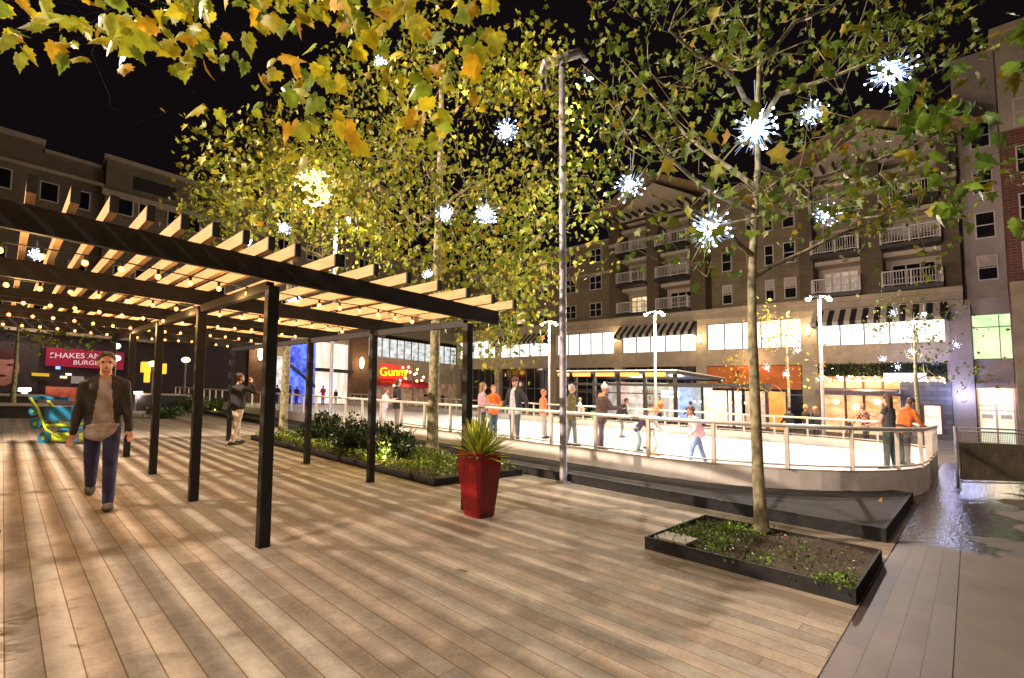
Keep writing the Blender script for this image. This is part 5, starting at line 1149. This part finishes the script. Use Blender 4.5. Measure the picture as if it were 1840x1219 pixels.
# people standing beyond the far rail
far=[(520,732,1.70,(.015,.015,.02),'dark clothed onlooker far left of the blue lit stairs'),(532,733,1.66,(.12,.02,.05),'onlooker in dark red in front of the blue lit stairs'),(497,731,1.7,BK,'dark onlooker beside the slim tree trunk beyond the rink'),(640,727,1.7,(.05,.06,.08),'dim figure seated below the second brick pillar'),(765,735,1.75,(.02,.02,.02),'dark figure by the lamp post under the red awning'),(795,735,1.7,(.02,.02,.03),'figure in black between the trunk and the pergola post'),(1448,762,1.72,(.02,.012,.012),'onlooker in black left of the pair behind the right tree'),(1466,764,1.66,(.014,.014,.02),'broad dark clad onlooker by the right hand street lamp'),(1418,762,1.6,(.02,.02,.02),'dark onlooker just right of the tree trunk beyond the rink'),(1241,757,1.7,(.03,.028,.035),'dark figure standing by the pavilion shelves'),(1042,752,1.66,(.7,.62,.6),'figure in a white top inside the pavilion by the tall pole'),(870,745,1.7,(.6,.1,.2),'figure in pink at the far left end of the pavilion')]
for i,(u,v,h,c,l) in enumerate(far):
    x,_=0,0; X=23.2 if u>850 else None
    if X: y,_=fx(u,v,X); p=(X,y,0)
    else: p=pl(u,v-3,0)
    person(l,p,h,random.choice([HD0,TO,RT,LF]),c,(.03,.03,.04),random.choice([BR,BK,BL]),vox=.03,armL=(random.random()*.6,.15,random.random()),armR=(random.random()*.6,.15,random.random()))
# penguin shaped skating aid
x,y,_=ci(1172,818); pg=thing('skating_aid','white and black penguin shaped skating aid with orange feet pushed by the small child','skating aid',(x,y,ICE))
solid('body',[],[((0,0,.30),(.13,.13,.27)),((0,0,.58),(.095,.09,.10))],.014,mat('aid_black',(.02,.02,.025),.4),pg)
solid('belly',[],[((-.035,-.045,.29),(.11,.115,.235)),((-.035,-.045,.57),(.07,.07,.07))],.014,mat('aid_white',(.85,.85,.82),.4),pg)
MB().ball((-.07,-.07,.60),.04,8,6,sc=(1,1,.6)).build('beak',mat('aid_yellow',(.9,.6,.03),.4),pg,shear=False,smooth=True)
MB().lathe([(.2,.0),(.21,.03),(.15,.06)],16).build('base',mat('aid_orange',(.95,.38,.01),.4),pg,shear=False,smooth=True)
b=MB(); b.tube([(-.1,.12,.5),(-.2,.16,.62),(-.2,-.16,.62),(-.1,-.12,.5)],.014,6); b.build('handle',M_galv,pg,shear=False)
# ---------------------------------------------------------------- mesh barrier at right
A=gp(1722,880); B=gp(1845,884)
dx,dy=B[0]-A[0],B[1]-A[1]; ln=3.4; l=math.hypot(dx,dy); ux,uy=dx/l,dy/l
bar=thing('crowd_barrier','grey steel crowd barrier panel filled with fine mesh standing on the wet pavement','barrier',(A[0],A[1],0))
def bp(s,z): return (ux*s,uy*s,z)
b=MB(); b.tube([bp(0,-.01),bp(0,1.27)],.025,8); b.build('post',M_galv,bar,smooth=True)
b=MB(); b.tube([bp(ln,-.01),bp(ln,1.27)],.025,8); b.build('post',M_galv,bar,smooth=True)
for z in (.16,1.18,1.25): MB().tube([bp(0.02,z),bp(ln,z)],.017,8).build('rail',M_galv,bar,smooth=True)
b=MB()
for k in range(1,88): b.tube([bp(ln*k/88,.16),bp(ln*k/88,1.18)],.0035,4,cap=False)
for k in range(1,26): b.tube([bp(0,.16+1.02*k/26),bp(ln,.16+1.02*k/26)],.0035,4,cap=False)
b.build('mesh_infill',mat('mesh_wire',(.30,.26,.18),.5,.3),bar)
b=MB(); b.box(-.3,.3,-.05,.05,0,.03); b.build('foot',M_galv,bar,shear=False)
# banner-like panel behind the mesh
b=MB(); n0=(-uy*.04,ux*.04); b.add([(ux*.1+n0[0],uy*.1+n0[1],.2),(ux*ln+n0[0],uy*ln+n0[1],.2),(ux*ln+n0[0],uy*ln+n0[1],.95),(ux*.1+n0[0],uy*.1+n0[1],.95)],[(0,1,2,3)])
b.build('windbreak_cloth',mat('windbreak',(.12,.105,.08),.9,var=.4,scale=5),bar)
# ---------------------------------------------------------------- blue and green seats left of the walker, built as one toy cart
x,y=gp(112,796); kt=thing('seat_cart','blue and lime green seats built as one push cart left of the walking man','push cart',(x,y,0))
kb=mat('toy_blue',(.01,.17,.36),.35,coat=.4); kg=mat('toy_lime',(.42,.55,.03),.4)
r_=V_=Vector((math.sin(HD0),-math.cos(HD0),0)); f_=Vector((math.cos(HD0),math.sin(HD0),0))
def K(a,z,d=0): return r_*a+f_*d+Vector((0,0,z))
for d in (-.18,.18):
    MB().tube([K(-.62,1.02,d),K(-.42,.75,d),K(-.22,.32,d),K(.1,.14,d)],.028,8).build('side_frame',kg,kt,shear=False,smooth=True)
MB().tube([K(-.62,1.02,-.2),K(-.62,1.02,.2)],.03,8).build('handle',kb,kt,shear=False)
MB().tube([K(-.7,1.0,0),K(.1,.98,0)],.045,8).build('canopy_bar',kb,kt,shear=False)
b=MB(); b.prism([(-.1,0),(.1,0),(.14,.2),(-.14,.2)],-.0,.0001,'x'); 
def kbox(a0,a1,z0,z1,d0,d1,name,m,bev=.03):
    b=MB(); vs=[tuple(K(a,z,d)) for z in(z0,z1) for a,d in((a0,d0),(a1,d0),(a1,d1),(a0,d1))]; b.add(vs,[(3,2,1,0),(4,5,6,7),(0,1,5,4),(1,2,6,5),(2,3,7,6),(3,0,4,7)]); return b.build(name,m,kt,shear=False,bevel=bev)
kbox(-.32,.3,.5,.82,-.16,.16,'seat_bucket',kb); kbox(-.28,.35,.38,.44,-.17,.17,'tray',kg,.02); kbox(-.1,.5,.05,.24,-.2,.2,'foot_box',kg,.05); kbox(.0,.5,.28,.36,-.14,.14,'step',kb,.02)
for a,z,q in ((-.42,.45,.13),(-.22,.14,.13),(.42,.13,.12),(-.5,.72,.09)):
    for d in (-.2,.2):
        c=K(a,z,d); b=MB(); b.tube([c-f_*.025,c+f_*.025],q,18); w=b.build('wheel',kb,kt,shear=False); b=MB(); b.tube([c-f_*.032,c+f_*.032],q*.35,10); b.build('hub',kg,w,shear=False)
# stone benches and ledges far left
for (u0,v0,u1,v1,Y,l) in [(0,707,62,714,28,'long pale stone ledge with a lit edge at the far left of the plaza'),(0,724,75,735,24,'lower pale stone bench at far left behind the toy cart'),(250,706,330,712,30,'pale stone ledge behind the pergola posts')]:
    x0,z=fy(u0,v0,Y); x1,_=fy(u1,v1,Y); o=thing('stone_bench',l,'bench',((x0+x1)/2,Y,0)); w=(x1-x0)/2+.3
    z=min(max(z,.35),1.)
    MB().box(-w,w,-.25,.25,z-.1,z).build('seat',M_stone,o,bevel=.01); MB().box(-w+.2,w-.2,-.15,.15,-.02,z-.102).build('base',M_dark,o)
# cafe tables, chairs and planters beyond the far rail
def chair(loc,rot,label,m,grp):
    o=thing('chair',label,'chair',loc,grp,rot=rot)
    MB().box(-.22,.22,-.22,.22,.43,.46).build('seat',m,o,shear=False,bevel=.008)
    for a in(-.19,.19):
        for c in(-.19,.19): MB().box(a-.015,a+.015,c-.015,c+.015,0,.43).build('leg',m,o,shear=False)
    b=MB(); b.box(-.22,-.19,-.22,.22,.82,.9)
    for k in range(6): b.box(-.215,-.195,-.2+k*.08-.012,-.2+k*.08+.012,.46,.82)
    b.build('backrest',m,o,shear=False); return o
grn=mat('green_plastic',(.05,.45,.12),.4)
for i,(u,m,l) in enumerate([(1150,M_white,'white slatted chair left of the orange skater beyond the rail'),(1170,M_white,'white slatted chair nearest the orange skater beyond the rail'),(1060,grn,'bright green chair left of the woman in the brown puffer jacket'),(1071,grn,'bright green chair closest behind the woman in the brown puffer jacket'),(1212,M_white,'white chair by the pavilion corner post')]):
    y,_=fx(u,750,23.); chair((23.,y,0),random.uniform(0,6),l,m,'chairs on the cafe terrace')
def cafetable(loc,label):
    o=thing('cafe_table',label,'table',loc,'tables on the cafe terrace'); MB().lathe([(.38,.72),(.38,.75)],20).build('tabletop',M_white,o,shear=False); MB().lathe([(.2,0),(.2,.02),(.03,.04),(.03,.72)],10).build('pedestal',M_dark,o,shear=False); return o
for u,l in ((1140,'round white cafe table behind the skater in black'),(1228,'round white cafe table right of the orange skater'),(1320,'round cafe table beyond the rail left of the right tree')):
    y,_=fx(u,750,23.3); cafetable((23.3,y,0),l)
# small trees beyond the rink, each with small lights
def smalltree(label,u,vb,X,h,tips_px,n,cols,lp,ls,stars_=(),tr_u=None):
    y=fx(u,vb,X)[0] if u>500 else X*math.tan(HD0+math.atan((920-u)/F)); base=(X,y,0); dep=X*R[2][0]+y*R[2][1]
    T=[base]+[(X+random.uniform(-.03,.03),y+random.uniform(-.03,.03),h*f) for f in (.25,.5,.75,1.)]
    tips=pixtips(tips_px,dep,n,0,.9)
    r=tree(label,base,T,tips,.09,.03,h*.3,lp,ls,cols,spread=.28,min_r=.006,group=None,name='small_tree')
    return r
smalltree('dim olive tree far back at left, seen beneath the rafters between the pergola posts',300,715,16.,4.6,[(235,600,330,660,.5),(330,600,460,650,.5)],90,YG2,18,.2)
smalltree('low yellow green tree glimpsed beneath the rafters at the far left edge',30,735,.3,3.6,[(0,590,130,620,1.)],40,YG,16,.2)
lamp('plaza_wash','POINT',(21,43,7),900,(1,.75,.5),.5); lamp('plaza_wash','POINT',(2,40,5.5),350,(1,.7,.5),.5); lamp('plaza_wash','POINT',(35,42,5),600,(1,.75,.5),.5)  # unseen washes added to lift the dim hall walls and far trees
smalltree('small golden leaved tree beyond the rink, just right of the right tree trunk',1418,735,24.5,4.6,[(1320,590,1480,700,.6),(1360,545,1450,620,.4)],70,[(.45,.34,.04,3),(.3,.32,.04,2),(.5,.25,.03,1)],16,.16)
smalltree('small green tree with tiny white lights beyond the rink at the right',1650,740,23.0,5.0,[(1540,590,1760,690,.6),(1580,530,1720,600,.4)],80,YG2,11,.15)
smalltree('thin small tree beyond the rink seen between the pergola posts',742,700,30.,5.5,[(690,600,800,670,.7),(700,640,790,690,.3)],50,YG2,6,.15)
smalltree('bright yellow leafed small tree right of the pergola end post beyond the rink',815,730,26,5.2,[(790,580,850,680,.5),(850,600,980,690,.5)],80,YG,14,.17)
for i,(u,v) in enumerate([(1605,562),(1660,565),(1642,580),(1718,620),(1638,632),(1587,645),(1613,660)]):
    star(['topmost left of the tiny white starbursts in the small right tree','topmost right of the tiny white starbursts in the small right tree','tiny starburst just below the topmost pair in the small right tree','tiny starburst at the far right of the small right tree','tiny starburst in the middle of the small right tree','tiny starburst at the left of the small right tree','lowest tiny starburst in the small right tree'][i],at(u,v,16.6),.17,16,'tiny starbursts in the small trees')
for i,(u,v) in enumerate([(1432,630),(1378,661),(1412,673)]):
    star(['tiny starburst at the right of the small golden tree','tiny starburst right beside the big trunk in the small golden tree','lowest tiny starburst in the small golden tree'][i],at(u,v,19),.19,16,'tiny starbursts in the small trees')
lamp('star_glow','POINT',at(1650,610,16.5),60,(.7,.8,1),.2)
lamp('crown_glow','POINT',at(1440,700,18.5),120,(1,.75,.3),.15); lamp('crown_glow','POINT',at(815,690,20.5),150,(1,.8,.25),.15)  # added point lights without fixtures for the two small crowns
# loose bulbs strung before the red sign
for k,(pts,l) in enumerate([([(708,693),(715,690),(719,684),(729,680),(737,669),(748,671)],'short string of warm bulbs hanging below the red shop sign'),([(724,661),(734,660),(731,667),(745,673),(750,664),(761,678),(758,684),(749,685)],'loose string of warm bulbs right of the red shop sign')]):
    X0=at(*pts[0],38); o=thing('string_light',l,'string light',X0); q=[Vector(W3(at(u,v,38)))-Vector(W3(X0)) for u,v in pts]
    MB().tube(q,.012,4).build('cable',M_cable,o,shear=False)
    for p in q: MB().ball(tuple(p),.085,8,6).build('bulb',M_bulb,o,shear=False)
